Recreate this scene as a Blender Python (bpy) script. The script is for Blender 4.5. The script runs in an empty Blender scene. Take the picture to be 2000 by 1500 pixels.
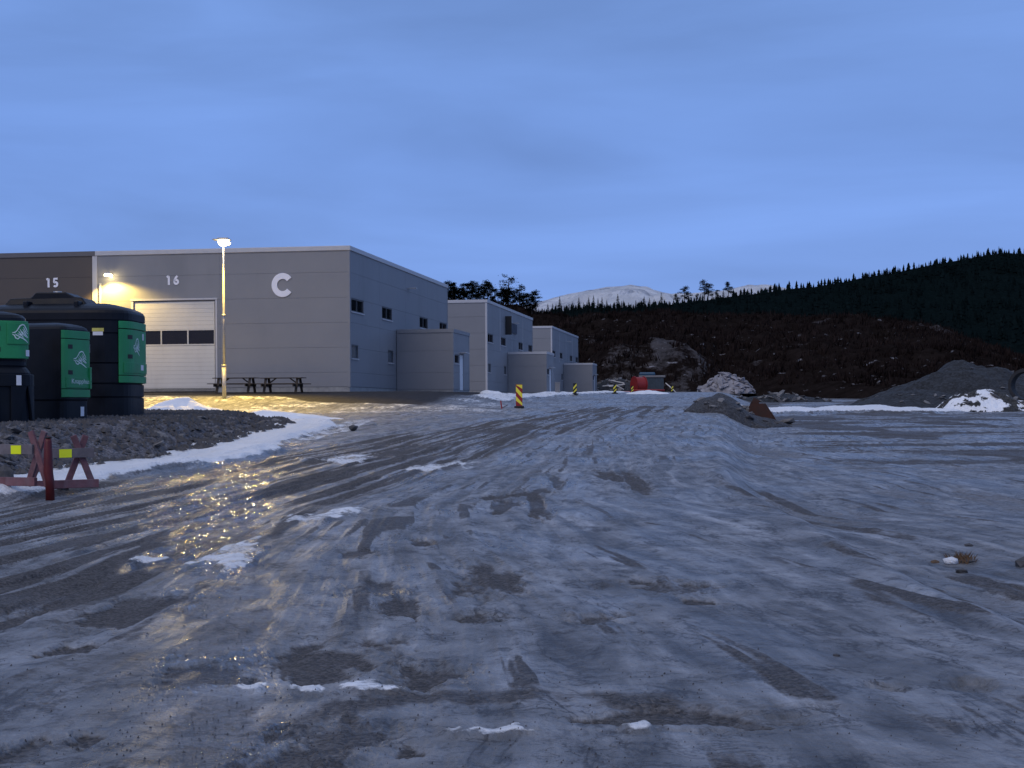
import bpy, bmesh, math, random
import numpy as np
from mathutils import Matrix, Vector

scene = bpy.context.scene
col = scene.collection
random.seed(7)
rng = np.random.default_rng(7)

# ------------------------------------------------------------------ camera
FPX, CX, CY, ROLL, EYE = 3000.0, 1000.0, 796.0, -0.006, 1.5
cam_d = bpy.data.cameras.new('camera')
cam = bpy.data.objects.new('camera', cam_d); col.objects.link(cam)
cam_d.sensor_width = 36.0; cam_d.lens = FPX / 2000.0 * 36.0
cam_d.shift_y = (CY - 750.0) / 2000.0
cam_d.clip_start = 0.1; cam_d.clip_end = 20000
cam.matrix_world = Matrix.Translation((0, 0, EYE)) @ Matrix.Rotation(math.pi/2, 4, 'X') @ Matrix.Rotation(ROLL, 4, 'Z')
scene.camera = cam

# ------------------------------------------------------------------ sky
world = bpy.data.worlds.new('World'); scene.world = world; world.use_nodes = True
SUN_EL, SUN_AZ = math.radians(40), math.radians(207)     # soft dusk glow, behind and left of the camera
wn, wl = world.node_tree.nodes, world.node_tree.links
wn.clear()
w_out = wn.new('ShaderNodeOutputWorld'); w_bg = wn.new('ShaderNodeBackground')
w_tc = wn.new('ShaderNodeTexCoord'); w_sep = wn.new('ShaderNodeSeparateXYZ')
w_ramp = wn.new('ShaderNodeValToRGB')
els = w_ramp.color_ramp.elements
els[0].position = 0.0; els[0].color = (0.245, 0.425, 0.92, 1)
els[1].position = 1.0; els[1].color = (0.36, 0.41, 0.58, 1)
for p, c in ((0.06, (0.225, 0.40, 0.90, 1)), (0.16, (0.195, 0.355, 0.82, 1)), (0.28, (0.205, 0.37, 0.83, 1)), (0.55, (0.28, 0.40, 0.72, 1))):
    e = els.new(p); e.color = c
w_map = wn.new('ShaderNodeMapping'); w_map.inputs['Scale'].default_value = (1.6, 1.6, 9.0)
w_map.inputs['Rotation'].default_value = (0.06, 0.10, 0.3)
w_noise = wn.new('ShaderNodeTexNoise'); w_noise.inputs['Scale'].default_value = 1.5
w_noise.inputs['Detail'].default_value = 6; w_noise.inputs['Roughness'].default_value = 0.5
w_noise.inputs['Distortion'].default_value = 0.4
w_mr = wn.new('ShaderNodeMapRange')
w_mr.inputs[1].default_value = 0.32; w_mr.inputs[2].default_value = 0.70
w_mr.inputs[3].default_value = 0.82; w_mr.inputs[4].default_value = 1.15
w_mul = wn.new('ShaderNodeVectorMath'); w_mul.operation = 'SCALE'
w_sky = wn.new('ShaderNodeTexSky'); w_sky.sky_type = 'NISHITA'; w_sky.sun_disc = False
w_sky.sun_elevation = math.radians(3); w_sky.sun_rotation = SUN_AZ
w_sc = wn.new('ShaderNodeVectorMath'); w_sc.operation = 'SCALE'; w_sc.inputs['Scale'].default_value = 0.05
w_mix = wn.new('ShaderNodeMix'); w_mix.data_type = 'RGBA'; w_mix.inputs[0].default_value = 0.10
wl.new(w_tc.outputs['Generated'], w_sep.inputs[0]); wl.new(w_sep.outputs['Z'], w_ramp.inputs[0])
wl.new(w_tc.outputs['Generated'], w_map.inputs[0]); wl.new(w_map.outputs[0], w_noise.inputs['Vector'])
wl.new(w_noise.outputs[0], w_mr.inputs[0]); wl.new(w_ramp.outputs[0], w_mul.inputs[0]); wl.new(w_mr.outputs[0], w_mul.inputs['Scale'])
wl.new(w_sky.outputs[0], w_sc.inputs[0]); wl.new(w_mul.outputs[0], w_mix.inputs[6]); wl.new(w_sc.outputs[0], w_mix.inputs[7])
wl.new(w_mix.outputs[2], w_bg.inputs[0]); w_bg.inputs[1].default_value = 1.0
wl.new(w_bg.outputs[0], w_out.inputs[0])

sun_d = bpy.data.lights.new('sun', 'SUN'); sun_d.energy = 0.9; sun_d.angle = math.radians(42); sun_d.color = (1.0, 0.86, 0.72)
sun = bpy.data.objects.new('sun', sun_d); col.objects.link(sun)
sdir = Vector((math.sin(SUN_AZ)*math.cos(SUN_EL), math.cos(SUN_AZ)*math.cos(SUN_EL), math.sin(SUN_EL)))
sun.rotation_euler = sdir.to_track_quat('Z', 'Y').to_euler(); sun.location = (0, -20, 40)

vs = scene.view_settings
vs.view_transform = 'Standard'; vs.look = 'None'; vs.exposure = 0.0; vs.gamma = 1.0; vs.use_curve_mapping = False
scene.cycles.use_denoising = True
scene.cycles.max_bounces = 6; scene.cycles.diffuse_bounces = 3; scene.cycles.glossy_bounces = 3
scene.cycles.sample_clamp_indirect = 4.0; scene.cycles.caustics_reflective = False; scene.cycles.caustics_refractive = False

# ------------------------------------------------------------------ helpers
def P(px, py, d):
    """point of the place seen at picture position px,py when it stands d metres away"""
    xc, yc = (px - CX)/FPX, -(py - CY)/FPX
    c, s = math.cos(ROLL), math.sin(ROLL)
    return Vector(((xc*c - yc*s)*d, d, EYE + (xc*s + yc*c)*d))

def hash2(xi, yi, seed):
    h = (xi.astype(np.int64)*374761393 + yi.astype(np.int64)*668265263 + seed*982451653) & 0xffffffff
    h = ((h ^ (h >> 13))*1274126177) & 0xffffffff
    return ((h ^ (h >> 16)) & 0xffffff)/float(0xffffff)
def vnoise(x, y, seed=0):
    xi, yi = np.floor(x), np.floor(y); fx, fy = x-xi, y-yi
    fx = fx*fx*fx*(fx*(fx*6-15)+10); fy = fy*fy*fy*(fy*(fy*6-15)+10)
    a = hash2(xi, yi, seed); b = hash2(xi+1, yi, seed); c = hash2(xi, yi+1, seed); d = hash2(xi+1, yi+1, seed)
    return (a*(1-fx)+b*fx)*(1-fy) + (c*(1-fx)+d*fx)*fy
def fbm(x, y, seed=0, octv=4, gain=0.5):
    s = np.zeros_like(x, dtype=float); amp = 1.0; tot = 0.0
    for i in range(octv):
        s += amp*vnoise(x*2**i + i*17.3, y*2**i - i*9.1, seed+i); tot += amp; amp *= gain
    return s/tot
def sstep(a, b, x):
    t = np.clip((x-a)/(b-a), 0, 1); return t*t*(3-2*t)

class MB:
    def __init__(s): s.v = []; s.f = []
    def add(s, vv, ff):
        o = len(s.v); s.v += [tuple(p) for p in vv]; s.f += [tuple(i+o for i in f) for f in ff]; return s
    def box(s, x0, x1, y0, y1, z0, z1, M=None):
        vv = [Vector(p) for p in ((x0,y0,z0),(x1,y0,z0),(x1,y1,z0),(x0,y1,z0),(x0,y0,z1),(x1,y0,z1),(x1,y1,z1),(x0,y1,z1))]
        if M: vv = [M @ p for p in vv]
        return s.add(vv, ((3,2,1,0),(4,5,6,7),(0,1,5,4),(1,2,6,5),(2,3,7,6),(3,0,4,7)))
    def bar(s, a, b, w, h, up=(0,0,1)):
        a, b = Vector(a), Vector(b); d = b-a; L = d.length; d.normalize()
        up = Vector(up); sd = d.cross(up)
        if sd.length < 1e-4: sd = d.cross(Vector((0,1,0)))
        sd.normalize(); u = sd.cross(d)
        M = Matrix((( *sd, ),( *d, ),( *u, ))).transposed().to_4x4(); M.translation = a
        return s.box(-w/2, w/2, 0, L, -h/2, h/2, M)
    def tube(s, pts, rad, n=12, cap=True):
        rings = []; o = len(s.v); vv = []; ff = []
        for i, p in enumerate(pts):
            p = Vector(p); q = Vector(pts[min(i+1, len(pts)-1)]) - Vector(pts[max(i-1, 0)]); q.normalize()
            r = rad[i] if hasattr(rad, '__len__') else rad
            ref = Vector((1,0,0)) if abs(q.z) > 0.9 else Vector((0,0,1))
            e1 = q.cross(ref).normalized(); e2 = q.cross(e1)
            for k in range(n):
                t = 2*math.pi*k/n; vv.append(p + e1*math.cos(t)*r + e2*math.sin(t)*r)
        m = len(pts)
        for i in range(m-1):
            for k in range(n):
                ff.append((i*n+k, i*n+(k+1) % n, (i+1)*n+(k+1) % n, (i+1)*n+k))
        if cap: ff.append(tuple(range(n-1, -1, -1))); ff.append(tuple((m-1)*n+k for k in range(n)))
        return s.add(vv, ff)
    def mesh(s, name, mat=None, smooth=False):
        me = bpy.data.meshes.new(name); me.from_pydata(s.v, [], s.f)
        bm = bmesh.new(); bm.from_mesh(me); bmesh.ops.recalc_face_normals(bm, faces=bm.faces); bm.to_mesh(me); bm.free()
        if mat: me.materials.append(mat)
        if smooth: me.polygons.foreach_set('use_smooth', [True]*len(me.polygons))
        return me
    def build(s, name, mat, parent=None, smooth=False, bevel=0):
        o = bpy.data.objects.new(name, s.mesh(name, mat, smooth)); col.objects.link(o)
        if parent: o.parent = parent
        if bevel:
            m = o.modifiers.new('bevel', 'BEVEL'); m.width = bevel; m.segments = 2; m.limit_method = 'ANGLE'
        return o
def obj(name, me, parent=None, loc=(0,0,0), rot=(0,0,0), scale=(1,1,1)):
    o = bpy.data.objects.new(name, me); col.objects.link(o); o.location = loc; o.rotation_euler = rot; o.scale = scale
    if parent: o.parent = parent
    return o
def tag(o, label=None, cat=None, group=None, kind=None):
    if label: o['label'] = label
    if cat: o['category'] = cat
    if group: o['group'] = group
    if kind: o['kind'] = kind
    return o
def thing(name, label, cat, loc=(0,0,0), rotz=0, group=None):
    o = bpy.data.objects.new(name, None); col.objects.link(o); o.location = loc; o.rotation_euler = (0,0,rotz); o.empty_display_size = 0.3
    return tag(o, label, cat, group)

# ------------------------------------------------------------------ materials
def newmat(name):
    m = bpy.data.materials.new(name); m.use_nodes = True
    nt = m.node_tree; b = nt.nodes['Principled BSDF']; return m, nt, b
def noise_node(nt, scale, detail=4, rough=0.55, vec=None, dist=0.0):
    n = nt.nodes.new('ShaderNodeTexNoise'); n.inputs['Scale'].default_value = scale
    n.inputs['Detail'].default_value = detail; n.inputs['Roughness'].default_value = rough; n.inputs['Distortion'].default_value = dist
    if vec: nt.links.new(vec, n.inputs['Vector'])
    return n.outputs[0]
def ramp_node(nt, fac, stops):
    r = nt.nodes.new('ShaderNodeValToRGB'); e = r.color_ramp.elements
    e[0].position, e[0].color = stops[0][0], (*stops[0][1], 1); e[1].position, e[1].color = stops[-1][0], (*stops[-1][1], 1)
    for p, c in stops[1:-1]: k = e.new(p); k.color = (*c, 1)
    nt.links.new(fac, r.inputs[0]); return r.outputs[0]
def mixc(nt, f, a, b):
    m = nt.nodes.new('ShaderNodeMix'); m.data_type = 'RGBA'
    for v, i in ((f, 0), (a, 6), (b, 7)):
        if hasattr(v, 'is_linked'): nt.links.new(v, m.inputs[i])
        elif isinstance(v, tuple): m.inputs[i].default_value = (*v, 1)
        else: m.inputs[i].default_value = v
    return m.outputs[2]
def mathn(nt, op, a, b=None, c=None):
    m = nt.nodes.new('ShaderNodeMath'); m.operation = op
    for v, i in ((a, 0), (b, 1), (c, 2)):
        if v is None: continue
        if hasattr(v, 'is_linked'): nt.links.new(v, m.inputs[i])
        else: m.inputs[i].default_value = v
    return m.outputs[0]
def maprange(nt, v, a, b, c, d):
    m = nt.nodes.new('ShaderNodeMapRange'); nt.links.new(v, m.inputs[0])
    for i, k in enumerate((a, b, c, d)): m.inputs[i+1].default_value = k
    return m.outputs[0]
def bump(nt, b, h, strength=0.3, dist=0.01, prev=None):
    n = nt.nodes.new('ShaderNodeBump'); n.inputs['Strength'].default_value = strength; n.inputs['Distance'].default_value = dist
    nt.links.new(h, n.inputs['Height'])
    if prev: nt.links.new(prev, n.inputs['Normal'])
    nt.links.new(n.outputs[0], b.inputs['Normal']); return n.outputs[0]
def coords(nt, scale=(1,1,1), rot=(0,0,0), kind='Object'):
    t = nt.nodes.new('ShaderNodeTexCoord'); m = nt.nodes.new('ShaderNodeMapping')
    m.inputs['Scale'].default_value = scale; m.inputs['Rotation'].default_value = rot
    nt.links.new(t.outputs[kind], m.inputs[0]); return m.outputs[0]

def simple(name, colr, rough=0.5, var=0.15, scale=3.0, metallic=0.0, bmp=0.0, bscale=60, spec=0.5, dirt=None):
    m, nt, b = newmat(name)
    v = coords(nt)
    n = noise_node(nt, scale, 5, 0.6, v)
    lo = tuple(c*(1-var) for c in colr); hi = tuple(min(1, c*(1+var)) for c in colr)
    c = ramp_node(nt, n, ((0.3, lo), (0.7, hi)))
    if dirt:
        n2 = noise_node(nt, scale*0.6, 6, 0.7, coords(nt, (1, 1, 0.25)))
        c = mixc(nt, maprange(nt, n2, 0.52, 0.72, 0, 0.6), c, dirt)
    nt.links.new(c, b.inputs['Base Color'])
    nt.links.new(maprange(nt, n, 0.3, 0.7, max(0.02, rough*0.85), min(1, rough*1.15)), b.inputs['Roughness'])
    b.inputs['Metallic'].default_value = metallic; b.inputs['Specular IOR Level'].default_value = spec
    if bmp: bump(nt, b, noise_node(nt, bscale, 3, 0.6, v), bmp, 0.01)
    return m
def emissive(name, colr, strength):
    m, nt, b = newmat(name)
    b.inputs['Base Color'].default_value = (*colr, 1); b.inputs['Emission Color'].default_value = (*colr, 1)
    b.inputs['Emission Strength'].default_value = strength; return m

M = {}
M['panel'] = simple('panel', (0.245, 0.25, 0.268), 0.5, 0.05, 0.5, dirt=(0.20, 0.205, 0.215), spec=0.3)
M['panel_dark'] = simple('panel_dark', (0.082, 0.066, 0.055), 0.45, 0.06, 0.5)
M['joint'] = simple('joint', (0.20, 0.20, 0.21), 0.7)
M['trim'] = simple('trim', (0.50, 0.50, 0.52), 0.4, 0.05)
M['trim_dark'] = simple('trim_dark', (0.12, 0.115, 0.12), 0.4, 0.05)
M['roof'] = simple('roof', (0.12, 0.12, 0.13), 0.8)
M['concrete'] = simple('concrete', (0.30, 0.30, 0.30), 0.85, 0.2, 4, bmp=0.2)
M['glass'] = simple('glass', (0.008, 0.009, 0.012), 0.06, 0.1, spec=0.35)
M['glass_pale'] = simple('glass_pale', (0.10, 0.12, 0.14), 0.12, 0.1)
M['frame'] = simple('frame', (0.10, 0.10, 0.11), 0.5)
M['door_slat'] = simple('door_slat', (0.60, 0.59, 0.56), 0.45, 0.04, 0.8, dirt=(0.5, 0.48, 0.45))
M['white'] = simple('white', (0.78, 0.78, 0.80), 0.45, 0.03)
M['sign_white'] = simple('sign_white', (0.86, 0.86, 0.92), 0.4, 0.03)
M['navy'] = simple('navy', (0.012, 0.015, 0.035), 0.5)
M['tank'] = simple('tank', (0.0055, 0.008, 0.014), 0.45, 0.35, 2.5, bmp=0.12, bscale=90, dirt=(0.012, 0.013, 0.015), spec=0.2)
M['green'] = simple('green', (0.018, 0.26, 0.085), 0.42, 0.12, 2.5, bmp=0.06, bscale=60, dirt=(0.03, 0.20, 0.08))
M['black'] = simple('black', (0.012, 0.012, 0.013), 0.6)
M['rubber'] = simple('rubber', (0.02, 0.02, 0.022), 0.8)
M['sticker_yellow'] = simple('sticker_yellow', (0.62, 0.55, 0.12), 0.5)
M['lettering'] = simple('lettering', (0.72, 0.82, 0.78), 0.45, 0.05)
M['steel'] = simple('steel', (0.42, 0.42, 0.43), 0.42, 0.15, 8, metallic=0.6)
M['old_red'] = simple('old_red', (0.17, 0.075, 0.085), 0.75, 0.4, 6, bmp=0.25, bscale=40, dirt=(0.22, 0.17, 0.19))
M['grey_wood'] = simple('grey_wood', (0.16, 0.14, 0.15), 0.8, 0.3, 6, bmp=0.3, bscale=40)
M['post_red'] = simple('post_red', (0.10, 0.006, 0.007), 0.5, 0.3, 5, dirt=(0.07, 0.008, 0.008))
M['reflective'] = simple('reflective', (0.90, 1.0, 0.015), 0.35, 0.02)
M['marker_red'] = simple('marker_red', (0.30, 0.015, 0.015), 0.5, 0.15, 8)
M['marker_yellow'] = simple('marker_yellow', (0.95, 0.80, 0.06), 0.45, 0.08, 8)
M['table_wood'] = simple('table_wood', (0.035, 0.026, 0.020), 0.7, 0.3, 5, bmp=0.2)
M['drum_red'] = simple('drum_red', (0.26, 0.015, 0.013), 0.5, 0.2, 5)
M['container'] = simple('container', (0.035, 0.055, 0.075), 0.55, 0.25, 2)
M['tarp'] = simple('tarp', (0.03, 0.09, 0.16), 0.55, 0.2, 2)
M['rust'] = simple('rust', (0.045, 0.015, 0.009), 0.75, 0.4, 4, bmp=0.3, bscale=25, dirt=(0.025, 0.010, 0.007))
M['timber'] = simple('timber', (0.62, 0.60, 0.58), 0.7, 0.15)
M['stone'] = simple('stone', (0.16, 0.155, 0.155), 0.8, 0.45, 3.0, bmp=0.5, bscale=14)
M['stone_dark'] = simple('stone_dark', (0.07, 0.068, 0.072), 0.8, 0.45, 3.0, bmp=0.5, bscale=14)
M['rock_pale'] = simple('rock_pale', (0.27, 0.26, 0.28), 0.85, 0.5, 0.9, bmp=0.5, bscale=6)
M['bark'] = simple('bark', (0.035, 0.026, 0.02), 0.9, 0.4, 4)
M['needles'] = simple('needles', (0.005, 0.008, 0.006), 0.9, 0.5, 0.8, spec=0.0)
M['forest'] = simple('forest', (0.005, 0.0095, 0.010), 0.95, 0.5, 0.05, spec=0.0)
M['scrub'] = simple('scrub', (0.019, 0.0135, 0.0125), 0.95, 0.6, 0.06, spec=0.0)
M['dry_grass'] = simple('dry_grass', (0.11, 0.065, 0.035), 0.9, 0.4, 4)
M['lamp_glass'] = emissive('lamp_glass', (1.0, 0.80, 0.45), 34.0)
M['wall_lamp_glass'] = emissive('wall_lamp_glass', (1.0, 0.78, 0.38), 40.0)

def snow_mat():
    m, nt, b = newmat('snow'); v = coords(nt)
    n = noise_node(nt, 1.3, 6, 0.6, v)
    nt.links.new(ramp_node(nt, n, ((0.3, (0.74, 0.77, 0.82)), (0.65, (0.90, 0.92, 0.95)))), b.inputs['Base Color'])
    b.inputs['Roughness'].default_value = 0.6
    h = bump(nt, b, noise_node(nt, 3.5, 6, 0.6, v), 0.6, 0.12)
    return m
M['snow'] = snow_mat()

def gravel_mat(name, base, snowy=0.0, scale=5.0, attr=False):
    m, nt, b = newmat(name); v = coords(nt)
    vo = nt.nodes.new('ShaderNodeTexVoronoi'); vo.inputs['Scale'].default_value = scale; nt.links.new(v, vo.inputs['Vector'])
    vo2 = nt.nodes.new('ShaderNodeTexVoronoi'); vo2.inputs['Scale'].default_value = scale*3.1; nt.links.new(v, vo2.inputs['Vector'])
    sepc = nt.nodes.new('ShaderNodeSeparateColor'); nt.links.new(vo2.outputs['Color'], sepc.inputs[0])
    n = noise_node(nt, 0.7, 5, 0.6, v)
    t = mathn(nt, 'ADD', mathn(nt, 'MULTIPLY', sepc.outputs[0], 0.65), mathn(nt, 'MULTIPLY', n, 0.5))
    c = ramp_node(nt, t, ((0.2, tuple(k*0.45 for k in base)), (0.6, base), (0.95, tuple(k*1.9 for k in base))))
    if attr:
        a = nt.nodes.new('ShaderNodeAttribute'); a.attribute_name = 'mask'
        sp = nt.nodes.new('ShaderNodeSeparateColor'); nt.links.new(a.outputs['Color'], sp.inputs[0])
        nn = noise_node(nt, 1.5, 6, 0.6, v)
        f = maprange(nt, mathn(nt, 'ADD', sp.outputs[1], mathn(nt, 'MULTIPLY', mathn(nt, 'SUBTRACT', nn, 0.5), 1.7)), 0.45, 0.52, 0, 1)
        c = mixc(nt, f, c, (0.90, 0.92, 0.95))
    nt.links.new(c, b.inputs['Base Color']); b.inputs['Roughness'].default_value = 0.85
    h = mathn(nt, 'ADD', mathn(nt, 'MULTIPLY', vo.outputs['Distance'], -1.0), mathn(nt, 'MULTIPLY', vo2.outputs['Distance'], -0.4))
    bump(nt, b, h, 0.8, 0.35/scale)
    return m
M['gravel'] = gravel_mat('gravel', (0.105, 0.10, 0.108), scale=9.0)
M['gravel_spoil'] = gravel_mat('gravel_spoil', (0.044, 0.045, 0.05), scale=7.0)
M['gravel_snow'] = gravel_mat('gravel_snow', (0.035, 0.035, 0.034), scale=4.0, attr=True)
M['gravel_far'] = gravel_mat('gravel_far', (0.021, 0.024, 0.029), scale=2.2)

def ground_mat():
    m, nt, b = newmat('ground')
    a = nt.nodes.new('ShaderNodeAttribute'); a.attribute_name = 'mask'
    sp = nt.nodes.new('ShaderNodeSeparateColor'); nt.links.new(a.outputs['Color'], sp.inputs[0])
    R, G, B, A = sp.outputs[0], sp.outputs[1], sp.outputs[2], a.outputs['Alpha']
    v = coords(nt)
    fl = nt.nodes.new('ShaderNodeAttribute'); fl.attribute_name = 'flow'
    def flowc(sx, sy):
        m_ = nt.nodes.new('ShaderNodeMapping'); m_.inputs['Scale'].default_value = (sx, sy, 1.0); nt.links.new(fl.outputs['Vector'], m_.inputs[0]); return m_.outputs[0]
    vs_ = flowc(2.2, 0.17)
    n_big = noise_node(nt, 0.35, 5, 0.6, v)
    n_str = noise_node(nt, 2.2, 6, 0.65, vs_, 0.6)
    n_fine = noise_node(nt, 14.0, 6, 0.7, v)
    n_grit = noise_node(nt, 70.0, 3, 0.7, v)
    # ice: grey, cloudy, dirt frozen in
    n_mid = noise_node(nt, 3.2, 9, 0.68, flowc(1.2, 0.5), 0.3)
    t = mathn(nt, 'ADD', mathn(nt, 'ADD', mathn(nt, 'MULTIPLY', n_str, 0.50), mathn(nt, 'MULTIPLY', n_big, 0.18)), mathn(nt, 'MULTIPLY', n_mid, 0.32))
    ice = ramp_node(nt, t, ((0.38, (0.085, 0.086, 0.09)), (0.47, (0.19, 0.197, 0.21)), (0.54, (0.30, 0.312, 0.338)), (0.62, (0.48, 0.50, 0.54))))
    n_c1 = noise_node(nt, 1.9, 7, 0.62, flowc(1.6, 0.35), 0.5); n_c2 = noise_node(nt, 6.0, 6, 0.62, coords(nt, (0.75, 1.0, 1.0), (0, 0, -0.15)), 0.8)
    for nn, wd, am in ((n_c1, 0.026, 0.95), (n_c2, 0.036, 0.85)):  # dark crinkle lines: dirt, with the shaded sides of ice bumps painted in
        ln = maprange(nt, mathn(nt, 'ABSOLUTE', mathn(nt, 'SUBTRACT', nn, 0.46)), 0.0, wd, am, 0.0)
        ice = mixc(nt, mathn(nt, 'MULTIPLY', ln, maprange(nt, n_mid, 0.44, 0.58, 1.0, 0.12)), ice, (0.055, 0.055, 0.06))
    spk = maprange(nt, n_grit, 0.56, 0.66, 0, 0.55)
    ice = mixc(nt, mathn(nt, 'MULTIPLY', spk, maprange(nt, n_big, 0.4, 0.6, 0.25, 0.9)), ice, (0.09, 0.085, 0.085))
    # gravel and frozen mud
    vo = nt.nodes.new('ShaderNodeTexVoronoi'); vo.inputs['Scale'].default_value = 45; nt.links.new(v, vo.inputs['Vector'])
    sv = nt.nodes.new('ShaderNodeSeparateColor'); nt.links.new(vo.outputs['Color'], sv.inputs[0])
    grv = ramp_node(nt, mathn(nt, 'ADD', mathn(nt, 'MULTIPLY', sv.outputs[0], 0.5), mathn(nt, 'MULTIPLY', n_fine, 0.5)),
                    ((0.2, (0.035, 0.032, 0.032)), (0.5, (0.085, 0.078, 0.076)), (0.85, (0.17, 0.16, 0.155))))
    n_edge = mathn(nt, 'ADD', mathn(nt, 'MULTIPLY', mathn(nt, 'SUBTRACT', n_mid, 0.5), 0.95), mathn(nt, 'ADD', mathn(nt, 'MULTIPLY', mathn(nt, 'SUBTRACT', n_fine, 0.5), 0.55), mathn(nt, 'MULTIPLY', mathn(nt, 'SUBTRACT', n_str, 0.5), 0.7)))
    fR = maprange(nt, mathn(nt, 'ADD', R, n_edge), 0.40, 0.70, 0, 0.93)
    fG = maprange(nt, mathn(nt, 'ADD', G, mathn(nt, 'ADD', mathn(nt, 'MULTIPLY', mathn(nt, 'SUBTRACT', n_mid, 0.5), 0.9), mathn(nt, 'MULTIPLY', mathn(nt, 'SUBTRACT', n_fine, 0.5), 0.6))), 0.44, 0.60, 0, 1)
    c = mixc(nt, fR, ice, grv)
    c = mixc(nt, A, c, (0.045, 0.045, 0.05))
    c = mixc(nt, fG, c, (0.90, 0.92, 0.95))
    nt.links.new(c, b.inputs['Base Color'])
    # gloss: wet ice mirrors, gravel is dull, snow is matt
    r = maprange(nt, B, 0.0, 1.0, 0.52, 0.05)
    r = mathn(nt, 'ADD', r, mathn(nt, 'MULTIPLY', mathn(nt, 'SUBTRACT', n_str, 0.5), 0.22))
    rr = nt.nodes.new('ShaderNodeMix'); nt.links.new(mathn(nt, 'MULTIPLY', fR, mathn(nt, 'SUBTRACT', 1.0, mathn(nt, 'MULTIPLY', B, 0.96))), rr.inputs[0]); nt.links.new(r, rr.inputs[2]); rr.inputs[3].default_value = 0.8
    r2 = nt.nodes.new('ShaderNodeMix'); nt.links.new(fG, r2.inputs[0]); nt.links.new(rr.outputs[0], r2.inputs[2]); r2.inputs[3].default_value = 0.65
    nt.links.new(mathn(nt, 'MAXIMUM', mathn(nt, 'MAXIMUM', r2.outputs[0], mathn(nt, 'MULTIPLY', A, 0.8)), 0.045), b.inputs['Roughness'])
    b.inputs['IOR'].default_value = 1.31
    nt.links.new(mathn(nt, 'MULTIPLY', mathn(nt, 'SUBTRACT', 1.0, mathn(nt, 'MULTIPLY', A, 0.85)), 0.5), b.inputs['Specular IOR Level'])
    h1 = mathn(nt, 'ADD', mathn(nt, 'MULTIPLY', n_str, 0.5), mathn(nt, 'ADD', mathn(nt, 'MULTIPLY', n_mid, 0.9), mathn(nt, 'MULTIPLY', n_fine, 0.4)))
    p1 = bump(nt, b, h1, 1.0, 0.11)
    h2 = mathn(nt, 'MULTIPLY', mathn(nt, 'ADD', mathn(nt, 'MULTIPLY', vo.outputs['Distance'], -1.0), mathn(nt, 'MULTIPLY', n_grit, 0.3)), fR)
    bump(nt, b, h2, 0.6, 0.02, p1)
    return m
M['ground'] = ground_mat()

def hill_mat(name, heath, rock, snow_amt):
    m, nt, b = newmat(name)
    v = coords(nt)
    geo = nt.nodes.new('ShaderNodeNewGeometry'); sx = nt.nodes.new('ShaderNodeSeparateXYZ'); nt.links.new(geo.outputs['Normal'], sx.inputs[0])
    n1 = noise_node(nt, 0.05, 6, 0.65, v); n2 = noise_node(nt, 0.5, 6, 0.7, v)
    hc = ramp_node(nt, n2, ((0.3, tuple(k*0.5 for k in heath)), (0.7, tuple(k*1.7 for k in heath))))
    rc = ramp_node(nt, n2, ((0.3, tuple(k*0.35 for k in rock)), (0.7, tuple(k*1.2 for k in rock))))
    a = nt.nodes.new('ShaderNodeAttribute'); a.attribute_name = 'mask'
    sp = nt.nodes.new('ShaderNodeSeparateColor'); nt.links.new(a.outputs['Color'], sp.inputs[0])
    fr = maprange(nt, mathn(nt, 'ADD', sp.outputs[0], mathn(nt, 'MULTIPLY', mathn(nt, 'SUBTRACT', n2, 0.5), 0.9)), 0.45, 0.6, 0, 1)
    c = mixc(nt, fr, hc, rc)
    vf = coords(nt, (1.0, 1.0, 2.2), (0.25, 0.3, 0))
    nf = noise_node(nt, 0.55, 4, 0.6, vf)
    fs = mathn(nt, 'MULTIPLY', maprange(nt, nf, 0.64, 0.72, 0, 1), sp.outputs[1])
    c = mixc(nt, mathn(nt, 'MULTIPLY', fs, snow_amt), c, (0.55, 0.55, 0.60))
    nt.links.new(c, b.inputs['Base Color']); b.inputs['Roughness'].default_value = 0.95; b.inputs['Specular IOR Level'].default_value = 0.0
    bump(nt, b, n2, 0.9, 1.2)
    return m
M['hillside'] = hill_mat('hillside', (0.016, 0.012, 0.011), (0.095, 0.088, 0.092), 0.5)
M['wooded'] = hill_mat('wooded', (0.005, 0.0095, 0.010), (0.02, 0.025, 0.025), 0.0)
def mountain_mat():
    m, nt, b = newmat('mountain'); v = coords(nt, (1, 1, 1.0))
    n = noise_node(nt, 0.012, 8, 0.7, v, 0.5)
    c = ramp_node(nt, n, ((0.36, (0.40, 0.44, 0.52)), (0.46, (0.82, 0.85, 0.90)), (0.70, (0.92, 0.94, 0.97))))
    nt.links.new(c, b.inputs['Base Color']); b.inputs['Roughness'].default_value = 0.8; b.inputs['Specular IOR Level'].default_value = 0.1
    bump(nt, b, n, 1.0, 60)
    return m
M['mountain'] = mountain_mat()

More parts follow.
